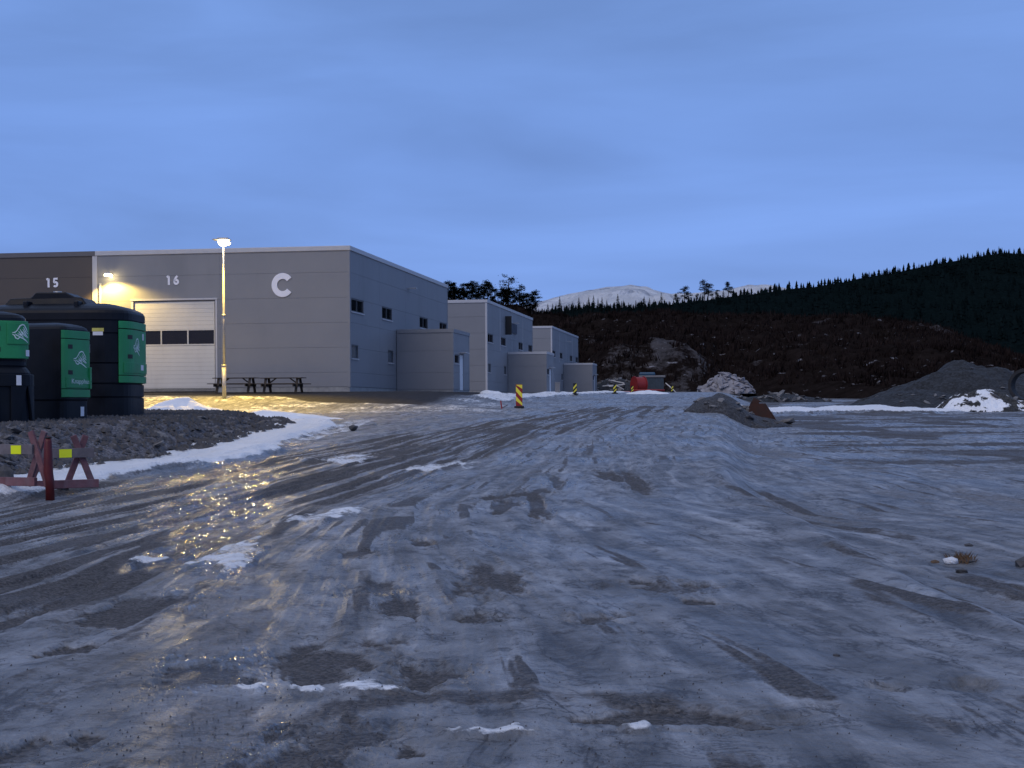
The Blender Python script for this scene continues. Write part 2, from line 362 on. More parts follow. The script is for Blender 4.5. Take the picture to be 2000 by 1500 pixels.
# ------------------------------------------------------------------ ground shape
ROAD_Y = [0, 6, 10, 20, 30, 45, 64, 85, 116, 160, 200, 260, 8000]
ROAD_Z = [0, 0.0, 0.04, 0.24, 0.56, 1.05, 1.5, 1.95, 2.45, 2.95, 3.42, 3.2, 3.0]
YARD_Y = [0, 10, 20, 30, 45, 55, 75, 95, 130, 200, 8000]
YARD_Z = [0, -0.02, 0.10, 0.30, 0.56, 0.73, 0.93, 1.12, 1.5, 2.8, 2.9]
PAD_Y = [0, 57, 73, 75, 116, 160, 200, 8000]
PAD_Z = [0, 0.9, 2.24, 2.33, 2.54, 2.85, 3.0, 3.0]
def xedge(Y): return np.maximum(3.25 + 0.02*np.maximum(0, 12-Y), 0.138*Y)      # right edge of the road
def wallx(Y): return -7.9 + 0.155*(Y-75)                                        # line of the side walls
def base_h(X, Y):
    X = np.asarray(X, float); Y = np.asarray(Y, float)
    r = np.interp(Y, ROAD_Y, ROAD_Z); y = np.interp(Y, YARD_Y, YARD_Z); p = np.interp(Y, PAD_Y, PAD_Z)
    w = 0.12 + 0.022*np.maximum(Y-6, 0)
    k = sstep(-0.3*w, 1.0*w, X - xedge(Y))
    z = r*(1-k) + y*k
    kp = (1-sstep(3.5, 8.0, X - wallx(Y)))*sstep(55, 68, Y)
    z = z*(1-kp) + np.maximum(p, r*0.0+z*0.0+p)*kp
    return z
def G(px, py):
    """ground point seen at a picture position"""
    lo, hi = 2.0, 400.0
    for d in np.geomspace(3, 300, 1200):
        q = P(px, py, d)
        if q.z < float(base_h(q.x, d)): return q.x, d
    return q.x, hi

# bank of broken stone on the left, its foot line
BK_Y = [8, 14, 21.7, 26, 30, 37, 42, 45, 47.5, 50]
BK_X = [-13, -10.2, -7.6, -6.8, -5.9, -5.6, -5.6, -6.3, -8.0, -12.5]
def bank_inset(X, Y): return np.interp(Y, BK_Y, BK_X) - X
def bank_top(Y): return 1.20 + 0.011*(Y-28)

# fan of rows and columns: fine ahead, coarse all round
ang_f = np.linspace(-22, 22, 640)
ang_c = np.concatenate([np.linspace(22.6, 60, 40), np.linspace(62, 298, 70), np.linspace(300, 337.4, 40)])
ang = np.radians(np.concatenate([ang_f, ang_c])); NA = len(ang)
rad = np.concatenate([np.geomspace(1.2, 5.0, 30)[:-1], np.geomspace(5.0, 40, 520)[:-1], np.geomspace(40, 210, 330)[:-1], np.geomspace(210, 9000, 26)]); NR = len(rad)
RR, AA = np.meshgrid(rad, ang, indexing='ij')
GX = RR*np.sin(AA); GY = RR*np.cos(AA)
Z0 = base_h(GX, GY)
near = 1 - sstep(90, 200, RR)
ca, sa = math.cos(math.radians(14)), math.sin(math.radians(14))
U1 = GX*sa + GY*ca; V1 = GX*ca - GY*sa                       # along / across the road to the crest
cb, sb = math.cos(math.radians(-17)), math.sin(math.radians(-17))
U2 = GX*sb + GY*cb; V2 = GX*cb - GY*sb                       # the fork that swings to the right
wob = (fbm(GX*0.25, GY*0.12, 10, 3)-0.5)
FA = np.interp(GY, [0, 6, 10, 20, 37, 60, 150, 300], [-1.0, -0.9, -0.9, -1.2, 0.6, 4.0, 16.5, 34])
FS = np.interp(GY, [0, 6, 10, 20, 37, 60, 150, 300], [11, 9.5, 7.4, 5.0, 3.3, 3.2, 4.0, 6])
FV = (GX-FA)/FS*4.0 + wob*0.55                                # across the tracks, which fan out from the crest of the road
st1 = fbm(GY*0.22, FV*8.0, 11, 5, 0.58); st1b = fbm(GY*0.07, FV*1.5, 13, 3)
st2 = fbm(GY*0.15, FV*4.2, 17, 5, 0.55)
iso = fbm(GX*1.3, GY*0.7, 23, 5, 0.55); big = fbm(GX*0.22, GY*0.16, 29, 4)
wr = sstep(-0.5, 2.6, GX - 0.06*GY + 0.4)*(1-sstep(20, 30, GY))
stre = st1*(1-wr) + st2*wr
inroad = 1 - sstep(-0.2, 0.6, GX - xedge(GY))
# wheel-track band from the left foreground to the crest
def poly_dist(pts):
    d = np.full(GX.shape, 1e9)
    for (x0, y0), (x1, y1) in zip(pts[:-1], pts[1:]):
        dx, dy = x1-x0, y1-y0; t = np.clip(((GX-x0)*dx + (GY-y0)*dy)/(dx*dx+dy*dy), 0, 1)
        d = np.minimum(d, np.hypot(GX-x0-t*dx, GY-y0-t*dy))
    return d
trk = [G(*q) for q in ((-260, 1130), (60, 1052), (300, 985), (560, 928), (760, 885), (950, 848), (1120, 815), (1240, 795))]
dtrk = poly_dist(trk)
band = 1 - sstep(1.0, 3.0, dtrk + (st1b-0.5)*1.8)
band2 = 1 - sstep(0.2, 1.0, poly_dist([G(*q) for q in ((150, 1230), (420, 1090), (560, 1040), (700, 985), (860, 930))]) + (st1-0.5)*1.2)
band3 = 1 - sstep(0.10, 0.42, poly_dist([G(*q) for q in ((560, 1420), (760, 1350), (1000, 1352), (1300, 1362), (1530, 1395), (1800, 1410))]) + (iso-0.5)*0.5)
band4 = 1 - sstep(0.3, 1.6, poly_dist([G(*q) for q in ((1000, 985), (1110, 900), (1230, 840), (1330, 800))]) + (st1-0.5)*2.0)
grav = band*(0.20 + 0.95*sstep(0.40, 0.54, st1*0.9+st1b*0.1)) + 0.34*band2*sstep(0.38, 0.58, stre) + 0.75*band3*sstep(0.25, 0.55, iso) + 0.62*band4*sstep(0.46, 0.62, st1)
grav = np.maximum(grav, (0.30 + 0.45*sstep(0.42, 0.62, iso))*sstep(0.54, 0.68, stre)*near)
snow = np.zeros_like(grav); wet = 0.25 + 0.7*(sstep(0.40, 0.66, iso) - 0.4)*0.6
dep = np.zeros_like(grav)
def blob(px, py, rx, ry, tilt=0.0, jag=1.0):
    x0, y0 = G(px, py); h = max(0.25, EYE - float(base_h(x0, y0))); ex = rx*y0/FPX; ey = min(ry*y0*y0/(FPX*h), 14)
    dx, dy = GX-x0, GY-y0; c, s = math.cos(tilt), math.sin(tilt)
    u, v_ = (dx*c - dy*s)/ex, (dx*s + dy*c)/ey
    q = np.hypot(u, v_) + (fbm(GX*1.6/max(ex, 0.25)+px, GY*1.4/max(ey, 0.25)+py, 31, 6, 0.6)-0.5)*2*jag
    return 1 - sstep(0.45, 1.25, q)
for q in ((970,1132,85,30), (788,1180,66,17), (1290,1142,95,14,-0.5), (822,1057,24,8), (1050,985,26,20), (1000,965,40,10,0.5), (985,990,40,9), (930,1196,58,10), (1165,1204,66,10),
          (250,1192,90,32), (640,1272,140,44), (830,1300,90,28), (640,1440,150,46), (30,1470,46,36), (20,1205,46,26), (180,1437,40,18), (120,1268,70,12), (400,1310,130,26),
          (740,1140,60,14), (700,1080,36,7), (1085,942,16,9), (1235,935,30,16), (1190,925,36,8), (1345,1392,260,22), (1900,1330,40,14), (1730,1332,60,10), (1370,1170,50,8),
          (1570,1000,130,34), (1790,966,110,12), (1960,980,90,24), (1480,880,60,14), (1900,1090,200,26), (1940,1150,120,30), (1860,900,120,10), (1430,955,34,16), (560,1500,120,40)):
    b_ = blob(*q); grav = np.maximum(grav, (0.76 if q[0] < 1420 else 0.48)*b_); dep = np.maximum(dep, b_)
for q in ((440,905,90,30), (450,950,80,40), (445,1000,80,40), (420,1050,90,40), (430,1110,80,40), (440,1170,90,50), (440,1230,95,60), (430,1300,100,80), (430,1380,110,90), (450,1460,110,90), (330,1085,70,26)):
    b_ = blob(*q, 0.0, 0.5); wet = np.maximum(wet, 1.15*b_); grav = np.maximum(grav, 0.52*b_*sstep(0.42, 0.6, iso))
for q in ((635,1010,70,13,0.3), (460,1085,62,26), (300,1093,34,7,0.3), (490,1332,32,10), (690,1340,110,11,-0.05), (965,1424,80,9,-0.1), (690,893,80,6,0.2), (840,912,60,7,0.3), (1240,1420,40,8)):
    snow = np.maximum(snow, 0.57*blob(*q))
# snow along the foot of the bank and the heaps by the buildings
ins = bank_inset(GX, GY)
strip = sstep(-1.0, -0.55, ins + (fbm(GX*0.7, GY*0.35, 41, 4)-0.5)*1.0)*sstep(11, 18, GY)*(1-sstep(46, 50, GY))
strip2 = 0.5*blob(665, 838, 55, 9, 0, 0.8)
snow = np.maximum(snow, strip); snow = np.maximum(snow, strip2)
def wallrel(X, Y): return X - wallx(Y)
# asphalt apron in front of and beside the buildings, kept clear
wrel = wallrel(GX, GY); frel = (GX+7.9)*0.1535 + (GY-75)*0.988             # metres behind the front line of the first building
apron = sstep(-0.3, 0.3, frel + 4.3 + 3.6*sstep(-11.5, -8.0, GX) + (big-0.5)*2.0)*(1-sstep(5.0, 6.2, wrel + (big-0.5)*1.5))*(1-sstep(108, 114, GY))
edge_snow = np.maximum(0, 1-np.abs(wrel - 6.6 - (big-0.5)*1.5)/1.5)*sstep(72, 78, GY)*(1-sstep(150, 175, GY))
snow = np.maximum(snow, 0.62*sstep(0.1, 0.5, edge_snow))
snow = np.maximum(snow, 0.8*np.maximum(0, 1-np.abs(wrel - 3.6 - 1.0*fbm(GX*0.3, GY*0.12, 44, 3))/0.5)*sstep(92, 98, GY)*(1-sstep(170, 190, GY)))
lit_paint = sstep(53, 57, GY)*(1-apron)*(1-sstep(-1.0, 2.0, GX))*(frel < 0)
snow = np.maximum(snow, 0.50*lit_paint*sstep(0.3, 0.6, iso))  # snow mask pales the lamp-lit yard, painting in part of its brightness
# snow strips in the yard on the right
ys = GY + (fbm(GX*0.25, GY*0.1, 47, 4)-0.5)*10
strip3 = sstep(84, 87, ys)*(1-sstep(101, 104, ys))*sstep(14.2, 15.2, GX + (iso-0.5)*3)*(1-sstep(24.2, 25.8, GX))
snow = np.maximum(snow, strip3)
rough_far = sstep(150, 185, RR)
grav = np.maximum(grav, 0.95*rough_far*(1-0.7*(np.abs(GX - 0.113*GY) < 5)))
yardm = sstep(0, 3, GX - xedge(GY))*sstep(20, 34, GY)
grav = np.maximum(grav, yardm*(0.16 + 0.6*sstep(0.42, 0.62, fbm(GX*0.16 + GY*0.03, GY*0.75 - GX*0.10, 57, 5, 0.6))))
grav = np.maximum(grav, 0.8*yardm*sstep(0.50, 0.60, fbm(GX*0.35, GY*0.12, 53, 4)))
grav = np.maximum(grav, 0.85*yardm*sstep(70, 76, GY)*(1-sstep(80, 84, GY))*0.6)
apron *= 1 - 0.0
wet = np.clip(wet*(1-0.6*wr), 0, 1)
hz = 0.060*(stre-0.5)*near*(1+1.6*band) + 0.075*(big-0.5)*near + 0.030*(iso-0.5)*near + 0.05*(st1b-0.5)*inroad*near
hz += 0.014*(fbm(GY*1.6, FV*9.0, 61, 3)-0.5)*near*(1-sstep(30, 60, RR))
hz += -0.035*np.clip(dep, 0, 1) - 0.035*band*sstep(0.42, 0.54, st1) + 0.05*snow*near
hz += 0.16*strip*fbm(GX*0.9, GY*0.7, 63, 3) + 0.35*strip3*fbm(GX*0.5, GY*0.3, 65, 4) + 0.30*sstep(0.1, 0.7, edge_snow)*fbm(GX*0.6, GY*0.25, 67, 4)
# crusted edge of the packed road
hz += 0.05*np.exp(-((GX - xedge(GY))/0.22)**2)*(1-sstep(24, 34, GY))*sstep(9, 11, GY)
hz *= 1 - 0.85*sstep(-5, -4, frel)*(1-sstep(4.5, 6, wrel))*(GY > 55)
led = [G(*q) for q in ((2150, 1262), (2000, 1225), (1860, 1183), (1700, 1135), (1560, 1098), (1450, 1062), (1350, 1040), (1260, 1022))]
dl = poly_dist(led) + (fbm(GX*4, GY*4, 69, 4)-0.5)*0.05
side_ = np.interp(GY, [q[1] for q in led], [q[0] for q in led]); inl = (GY > led[0][1])*(1-sstep(led[-1][1]-3, led[-1][1], GY))
grav = np.maximum(grav, 0.9*(1-sstep(0.012, 0.04, dl))*(GY < led[-1][1]+0.5)); hz -= 0.035*sstep(-0.02, 0.03, GX - side_)*inl
GZ = Z0 + hz*sstep(1.2, 4, RR)
verts = np.stack([GX, GY, GZ], -1).reshape(-1, 3)
cidx = len(verts); verts = np.vstack([verts, [[0, 0, 0]]])
ii, jj = np.meshgrid(np.arange(NR-1), np.arange(NA), indexing='ij'); j2 = (jj+1) % NA
quads = np.stack([ii*NA+jj, (ii+1)*NA+jj, (ii+1)*NA+j2, ii*NA+j2], -1).reshape(-1, 4)[:, ::-1]
tris = np.stack([np.full(NA, cidx), np.arange(NA), (np.arange(NA)+1) % NA], -1)[:, ::-1]
def np_mesh(name, verts, quads, mat, mask=None, tris=None, smooth=True):
    me = bpy.data.meshes.new(name)
    nq = len(quads); nt_ = 0 if tris is None else len(tris)
    me.vertices.add(len(verts)); me.vertices.foreach_set('co', np.asarray(verts, np.float32).ravel())
    li = quads.ravel() if tris is None else np.concatenate([quads.ravel(), tris.ravel()])
    me.loops.add(len(li)); me.loops.foreach_set('vertex_index', li.astype(np.int32))
    starts = np.arange(nq)*4
    if nt_: starts = np.concatenate([starts, nq*4 + np.arange(nt_)*3])
    me.polygons.add(nq+nt_); me.polygons.foreach_set('loop_start', starts.astype(np.int32))
    me.update(calc_edges=True)
    me.polygons.foreach_set('use_smooth', np.full(nq+nt_, smooth))
    if mask is not None:
        at = me.color_attributes.new('mask', 'FLOAT_COLOR', 'POINT'); at.data.foreach_set('color', np.asarray(mask, np.float32).ravel())
    me.materials.append(mat); me.validate(); return me
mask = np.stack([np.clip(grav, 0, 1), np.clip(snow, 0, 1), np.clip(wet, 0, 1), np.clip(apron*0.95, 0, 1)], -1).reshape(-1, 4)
mask = np.vstack([mask, [[0, 0, 0.3, 0]]])
flow = np.vstack([np.stack([FV, GY, GX*0, GX*0+1], -1).reshape(-1, 4), [[0, 0, 0, 1]]])
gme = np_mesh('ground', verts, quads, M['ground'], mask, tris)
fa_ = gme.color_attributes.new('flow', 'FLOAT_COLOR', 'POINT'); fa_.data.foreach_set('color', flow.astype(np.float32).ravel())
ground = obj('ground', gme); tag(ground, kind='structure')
def gz(x, y):
    """height of the finished ground"""
    r = math.hypot(x, y); a = math.degrees(math.atan2(x, y))
    if not (-22 < a < 22) or r > 8000: return float(base_h(x, y))
    i = min(max(int(np.searchsorted(rad, r))-1, 0), NR-2); fj = (a+22)/44*639; j = min(int(fj), 638)
    fi = (r-rad[i])/(rad[i+1]-rad[i]); fj -= j
    return float((GZ[i, j]*(1-fj)+GZ[i, j+1]*fj)*(1-fi) + (GZ[i+1, j]*(1-fj)+GZ[i+1, j+1]*fj)*fi)

def grid_mesh(name, X, Y, Z, mat, mask=None):
    n, m_ = X.shape
    v = np.stack([X, Y, Z], -1).reshape(-1, 3)
    i, j = np.meshgrid(np.arange(n-1), np.arange(m_-1), indexing='ij')
    q = np.stack([i*m_+j, (i+1)*m_+j, (i+1)*m_+j+1, i*m_+j+1], -1).reshape(-1, 4)
    me = np_mesh(name, v, q, mat, None if mask is None else mask.reshape(-1, 4))
    bm = bmesh.new(); bm.from_mesh(me); bmesh.ops.recalc_face_normals(bm, faces=bm.faces)
    if sum(f.normal.z for f in list(bm.faces)[::37]) < 0: bmesh.ops.reverse_faces(bm, faces=bm.faces)
    bm.to_mesh(me); bm.free(); return me

# ------------------------------------------------------------------ rocks
def rock_mesh(seed, mat, flat=0.6, jit=0.28):
    r = random.Random(seed); bm = bmesh.new(); bmesh.ops.create_icosphere(bm, subdivisions=1, radius=0.5)
    for v in bm.verts:
        v.co *= 1 + r.uniform(-jit, jit); v.co.z *= flat
        for ax in range(3): v.co[ax] = round(v.co[ax]/0.16)*0.16*0.5 + v.co[ax]*0.5
    me = bpy.data.meshes.new('stone'); bm.to_mesh(me); bm.free(); me.materials.append(mat); return me
ROCKS = [rock_mesh(i, M['stone'] if i % 3 else M['stone_dark'], 0.35 + 0.1*(i % 5)) for i in range(9)]
PALE = [rock_mesh(40+i, M['rock_pale'], 0.5 + 0.1*(i % 4)) for i in range(6)]

# ------------------------------------------------------------------ bank of broken stone on the left
bx = np.linspace(-24, -5.0, 330); by = np.linspace(9, 50, 420)
BX, BY = np.meshgrid(bx, by, indexing='ij')
def bank_h(X, Y):
    ins = bank_inset(X, Y) + (fbm(X*0.9, Y*0.6, 71, 4)-0.5)*0.9
    k = sstep(0.0, 2.1, ins)
    g = base_h(X, Y)
    return g - 0.12 + k*(bank_top(Y) - g + 0.14)
BZ = bank_h(BX, BY) + 0.16*(fbm(BX*2.4, BY*2.4, 73, 4)-0.5)*sstep(-0.2, 0.6, bank_inset(BX, BY))*(1-0.75*sstep(2.0, 3.0, bank_inset(BX, BY)))
bank = obj('gravel_bank', grid_mesh('gravel_bank', BX, BY, BZ, M['gravel'])); tag(bank, kind='structure')
n = 0
while n < 285:
    y = random.uniform(17, 47); e = random.random()**1.3*2.6 + 0.1
    x = float(np.interp(y, BK_Y, BK_X)) - e
    if x < -13: continue
    z = float(bank_h(np.array([x]), np.array([y]))[0]); s = random.choice((0.10, 0.12, 0.14, 0.18, 0.24)) * random.uniform(0.7, 1.25)
    if y > 36 and e < 1.2: s *= 1.5
    obj('stone', random.choice(ROCKS), bank, (x, y, z+s*0.05), (random.uniform(-.5,.5), random.uniform(-.5,.5), random.uniform(0,6.28)), (s*random.uniform(1,1.9), s, s*random.uniform(.6,1)))
    n += 1
mb = MB()
for i in range(9000):
    y = random.uniform(15, 48); e = random.random()*6 + 0.35
    x = float(np.interp(y, BK_Y, BK_X)) - e
    z = max(float(bank_h(np.array([x]), np.array([y]))[0]), gz(x, y)); s = random.uniform(0.03, 0.085); r = random.uniform(0, 6.28); c, sn = math.cos(r)*s, math.sin(r)*s
    k = random.uniform(0.4, 1.0); z += 0.02
    mb.add([(x+c*1.5, y+sn*1.5, z), (x-sn*k, y+c*k, z-.01), (x-c, y-sn, z), (x+sn*k, y-c*k, z-.01), (x+c*.3, y+sn*.3, z+s*0.9)], ((0,1,4),(1,2,4),(2,3,4),(3,0,4)))
g_ = mb.build('small_stones', M['stone_dark'], bank); tag(g_, kind='stuff')

# ------------------------------------------------------------------ buildings
def cut_rects(rect, holes):
    out = [rect]
    for (hx0, hx1, hz0, hz1) in holes:
        nxt = []
        for (x0, x1, z0, z1) in out:
            if hx1 <= x0 or hx0 >= x1 or hz1 <= z0 or hz0 >= z1: nxt.append((x0, x1, z0, z1)); continue
            a0, a1 = max(x0, hx0), min(x1, hx1)
            if hx0 > x0: nxt.append((x0, hx0, z0, z1))
            if hx1 < x1: nxt.append((hx1, x1, z0, z1))
            if hz0 > z0: nxt.append((a0, a1, z0, hz0))
            if hz1 < z1: nxt.append((a0, a1, hz1, z1))
        out = nxt
    return out
COURSES = [0.22, 0.93, 2.15, 3.37, 4.59, 5.82, 6.90]
def face_box(mb, face, a0, a1, z0, z1, depth0, depth1):
    """a box on a wall face: 'front' runs along x at y=0, 'side' along y at x=0; depth outward"""
    if face[0] == 'front': return mb.box(a0, a1, face[1]-depth1, face[1]-depth0, z0, z1)
    return mb.box(face[1]+depth0, face[1]+depth1, a0, a1, z0, z1)
def window(parent, face, a0, a1, z0, z1, panes=2, pale=False):
    w = MB(); t = 0.055
    for (p0, p1, q0, q1) in ((a0, a1, z0, z0+t), (a0, a1, z1-t, z1), (a0, a0+t, z0+t, z1-t), (a1-t, a1, z0+t, z1-t)): face_box(w, face, p0, p1, q0, q1, -0.09, -0.02)
    if panes == 2: mid = (a0+a1)/2; face_box(w, face, mid-t/2, mid+t/2, z0+t, z1-t, -0.09, -0.03)
    fr = w.build('window', M['frame'], parent)
    edges = [a0+t, a1-t] if panes == 1 else [a0+t, (a0+a1)/2-t/2, (a0+a1)/2+t/2, a1-t]
    for k in range(0, len(edges), 2):
        face_box(MB(), face, edges[k], edges[k+1], z0+t, z1-t, -0.085, -0.07)
        m = MB(); face_box(m, face, edges[k], edges[k+1], z0+t, z1-t, -0.085, -0.07); m.build('pane', M['glass_pale'] if pale else M['glass'], fr)
    s = MB(); face_box(s, face, a0-0.04, a1+0.04, z0-0.06, z0, -0.05, 0.05); s.build('sill', M['trim'], fr)
def panels(parent, face, a_edges, z_edges, holes, mat, gap=0.004):
    for a0, a1 in zip(a_edges[:-1], a_edges[1:]):
        for z0, z1 in zip(z_edges[:-1], z_edges[1:]):
            rects = cut_rects((a0+gap, a1-gap, z0+gap, z1-gap), holes)
            if not rects: continue
            groups = []
            for r in rects:                       # pieces that touch are one panel
                hit = [g for g in groups if any(r[0] <= q[1]+1e-4 and r[1] >= q[0]-1e-4 and r[2] <= q[3]+1e-4 and r[3] >= q[2]-1e-4 for q in g)]
                groups = [g for g in groups if g not in hit] + [sum(hit, []) + [r]]
            for g in groups:
                m = MB()
                for r in g: face_box(m, face, r[0], r[1], r[2], r[3], -0.10, 0.0)
                m.build('panel', mat, parent)
def text_mesh(body, height, bold=0.02, extrude=0.0):
    cu = bpy.data.curves.new('text', 'FONT'); cu.body = body; cu.size = height/0.73; cu.offset = bold*height; cu.extrude = extrude
    cu.align_x = 'CENTER'; cu.resolution_u = 4
    o = bpy.data.objects.new('text', cu); col.objects.link(o)
    bpy.context.view_layer.update()
    dg = bpy.context.evaluated_depsgraph_get(); me = bpy.data.meshes.new_from_object(o.evaluated_get(dg))
    bpy.data.objects.remove(o); return me
def ribbon(m, pts, w, dep):
    """a flat stroke of even width standing on the wall"""
    vv = []; ff = []
    for i, p in enumerate(pts):
        a, b = pts[max(0, i-1)], pts[min(len(pts)-1, i+1)]; dx, dz = b[0]-a[0], b[1]-a[1]; q = math.hypot(dx, dz) or 1; nx, nz = -dz/q*w/2, dx/q*w/2
        for y in (-dep, 0): vv += [(p[0]+nx, y, p[1]+nz), (p[0]-nx, y, p[1]-nz)]
    for i in range(len(pts)-1):
        a, b = i*4, i*4+4; ff += [(a, a+1, b+1, b), (a+2, b+2, b+3, a+3), (a, b, b+2, a+2), (a+1, a+3, b+3, b+1)]
    k = (len(pts)-1)*4; ff += [(0, 2, 3, 1), (k, k+1, k+3, k+2)]
    m.add(vv, ff)
def arc(cx, cz, rx, rz, a0, a1, n=14): return [(cx+rx*math.cos(math.radians(a0+(a1-a0)*i/n)), cz+rz*math.sin(math.radians(a0+(a1-a0)*i/n))) for i in range(n+1)]
DIGIT = {'1': [[(-0.16, 0.80), (-0.02, 0.90), (0.06, 0.9), (0.06, 0.0)]],
         '5': [[(0.50, 0.90), (0.12, 0.90), (0.10, 0.52)] + arc(0.26, 0.32, 0.20, 0.22, 125, -145)],
         '6': [[(0.42, 0.92), (0.24, 0.72), (0.12, 0.50)] + arc(0.29, 0.31, 0.20, 0.21, 160, -205)]}
BANG = -math.atan(0.155)
UP_WIN = ((0.32, 2.75), (6.7, 9.0), (16.1, 18.4), (22.0, 24.3))
def warehouse(x, y, z, label, first=False, front_len=26.0, sign=False):
    t = thing('warehouse', label, 'building', (x, y, z), BANG, 'grey warehouses in a row')
    L, D, H = front_len, 24.6, 7.05
    core = MB().box(-L+0.1, -0.11, 0.11, D-0.11, -0.6, H-0.1); core.build('wall', M['joint'], t)
    pl = MB().box(-L, -0.02, 0.02, D-0.02, -0.6, 0.21); pl.build('plinth', M['concrete'], t)
    holes = [(a0, a1, 3.92, 4.58) for a0, a1 in UP_WIN] + [(0.32, 1.62, 1.62, 2.30), (8.0, 9.25, 1.62, 2.30)]
    side = ('side', 0.0)
    panels(t, side, [0.12, 6.15, 12.3, 18.45, D-0.12], COURSES, holes + [(10.0, 14.85, 0, 3.45)], M['panel'])
    for a0, a1 in UP_WIN: window(t, side, a0, a1, 3.92, 4.58)
    window(t, side, 0.32, 1.62, 1.62, 2.30, 1, True); window(t, side, 8.0, 9.25, 1.62, 2.30, 1, True)
    for yy in (6.15, 12.3, 18.45):
        if not first: MB().box(0.0, 0.018, yy-0.06, yy+0.06, 3.5, 6.88).build('joint_strip', M['trim'], t)
    front = ('front', 0.0)
    if first:
        dh = [(-11.10, -6.84, 0, 4.58)]
        panels(t, front, [-6.60, -0.12], COURSES, [], M['panel'])
        panels(t, front, [-13.0, -6.60], COURSES, dh, M['panel'])
        panels(t, front, [-L, -19.5, -13.25], COURSES, [], M['panel_dark'])
        MB().box(-13.25, -13.0, -0.03, 0.1, 0.2, 6.9).build('trim_strip', M['trim'], t)
        MB().box(-12.86, -12.78, -0.09, -0.01, 0.2, 5.5).build('downpipe', M['trim'], t)
        # sectional door
        dr = MB().box(-11.10, -6.84, 0.06, 0.11, 0.0, 4.58).build('sectional_door', M['joint'], t)
        zz = 0.06
        while zz < 4.5:
            top = min(zz+0.205, 4.50)
            if not (top > 2.43 and zz < 3.10): MB().box(-11.05, -6.89, 0.02, 0.062, zz+0.003, top-0.003).build('slat', M['door_slat'], dr)
            zz += 0.205
        for k in range(3):
            a0 = -11.05 + k*1.387
            fr = MB(); t_ = 0.035
            for (p0, p1, q0, q1) in ((a0, a0+1.387, 2.335, 2.335+t_+0.03), (a0, a0+1.387, 3.08, 3.13), (a0, a0+t_, 2.4, 3.08), (a0+1.387-t_, a0+1.387, 2.4, 3.08)): fr.box(p0+0.002, p1-0.002, 0.015, 0.06, q0, q1)
            MB().box(a0+t_, a0+1.387-t_, 0.04, 0.055, 2.40, 3.08).build('pane', M['glass'], dr)
            fr.build('window_frame', M['door_slat'], dr)
        hd = MB(); hd.box(-11.25, -6.72, -0.05, 0.05, 4.585, 4.67); hd.box(-11.22, -11.105, -0.03, 0.1, 0.1, 4.58); hd.box(-6.835, -6.74, -0.03, 0.1, 0.1, 4.58); hd.build('door_frame', M['trim'], t)
        MB().box(-11.1, -6.84, -0.03, 0.058, 0.0, 0.055).build('door_seal', M['rubber'], t)
        for body, s, zc, h in (('15', 15.44, 5.58, 0.48), ('16', 9.09, 5.59, 0.48)):
            m = MB()
            for ch, ox in zip(body, (-0.17, 0.10)):
                for st in DIGIT[ch]: ribbon(m, [(ox + x*h, z*h) for x, z in st], 0.105, 0.03)
            o = m.build('number', M['sign_white'], t); o.location = (-s, -0.004, zc-h/2); o['label'] = 'white number ' + body
        # the big letter C: an open ring
        m = MB(); N = 40; R1, R0 = 0.59, 0.30; vv = []
        for i in range(N+1):
            th = math.radians(38) + math.radians(284)*i/N
            for rr_, yy in ((R1, -0.05), (R0, -0.05), (R1, -0.005), (R0, -0.005)): vv.append((rr_*0.95*math.cos(th), yy, rr_*math.sin(th)))
        ff = []
        for i in range(N):
            a, b = i*4, i*4+4; ff += [(a, b, b+1, a+1), (a+2, a+3, b+3, b+2), (a, a+2, b+2, b), (a+1, b+1, b+3, a+3)]
        ff += [(0, 1, 3, 2), (N*4, N*4+2, N*4+3, N*4+1)]
        o = m.add(vv, ff).build('letter', M['sign_white'], t); o.location = (-3.37, 0, 5.24); o['label'] = 'large white letter C'
    else:
        panels(t, front, [-L, -6.3, -0.12], COURSES, [], M['panel'], 0.006)
    # corner posts, fascia, roof
    MB().box(-0.125, 0.02, -0.02, 0.125, 0.2, 6.88).build('corner_trim', M['trim' if not first else 'panel'], t)
    MB().box(-0.1, 0.015, D-0.12, D+0.01, 0.2, 6.88).build('corner_trim', M['panel'], t)
    rf = MB().box(-L, -0.2, 0.2, D-0.2, H-0.12, H-0.04).build('roof', M['roof'], t)
    f1 = MB(); sp = 13.1 if first else L
    f1.box(-sp, 0.06, -0.06, 0.14, 6.88, H+0.06); f1.box(-0.14, 0.06, 0.14, D+0.06, 6.88, H+0.06); f1.box(-L, -0.14, D-0.14, D+0.06, 6.88, H+0.06)
    f1.build('fascia', M['trim'], t, bevel=0.02)
    if first: MB().box(-L, -13.1, -0.06, 0.14, 6.88, H+0.06).build('fascia', M['trim_dark'], t)
    # entrance annexe
    an = MB().box(0.01, 3.1, 10.1, 14.75, -0.6, 3.4).build('annexe', M['joint'], t)
    MB().box(0.005, 3.18, 10.02, 14.83, -0.6, 0.15).build('plinth', M['concrete'], an)
    panels(an, ('front', 10.0), [0.02, 3.07], [0.16, 1.10, 2.30, 3.30], [], M['panel'])
    ah = [(10.42, 11.62, 1.62, 2.12), (11.9, 13.0, 0.0, 2.16)]
    panels(an, ('side', 3.2), [10.12, 14.73], [0.16, 1.10, 2.30, 3.30], ah, M['panel'])
    MB().box(3.06, 3.21, 9.985, 10.13, 0.15, 3.3).build('corner_trim', M['panel'], an)
    MB().box(3.06, 3.21, 14.72, 14.86, 0.15, 3.3).build('corner_trim', M['panel'], an)
    window(an, ('side', 3.2), 10.42, 11.62, 1.62, 2.12, 1)
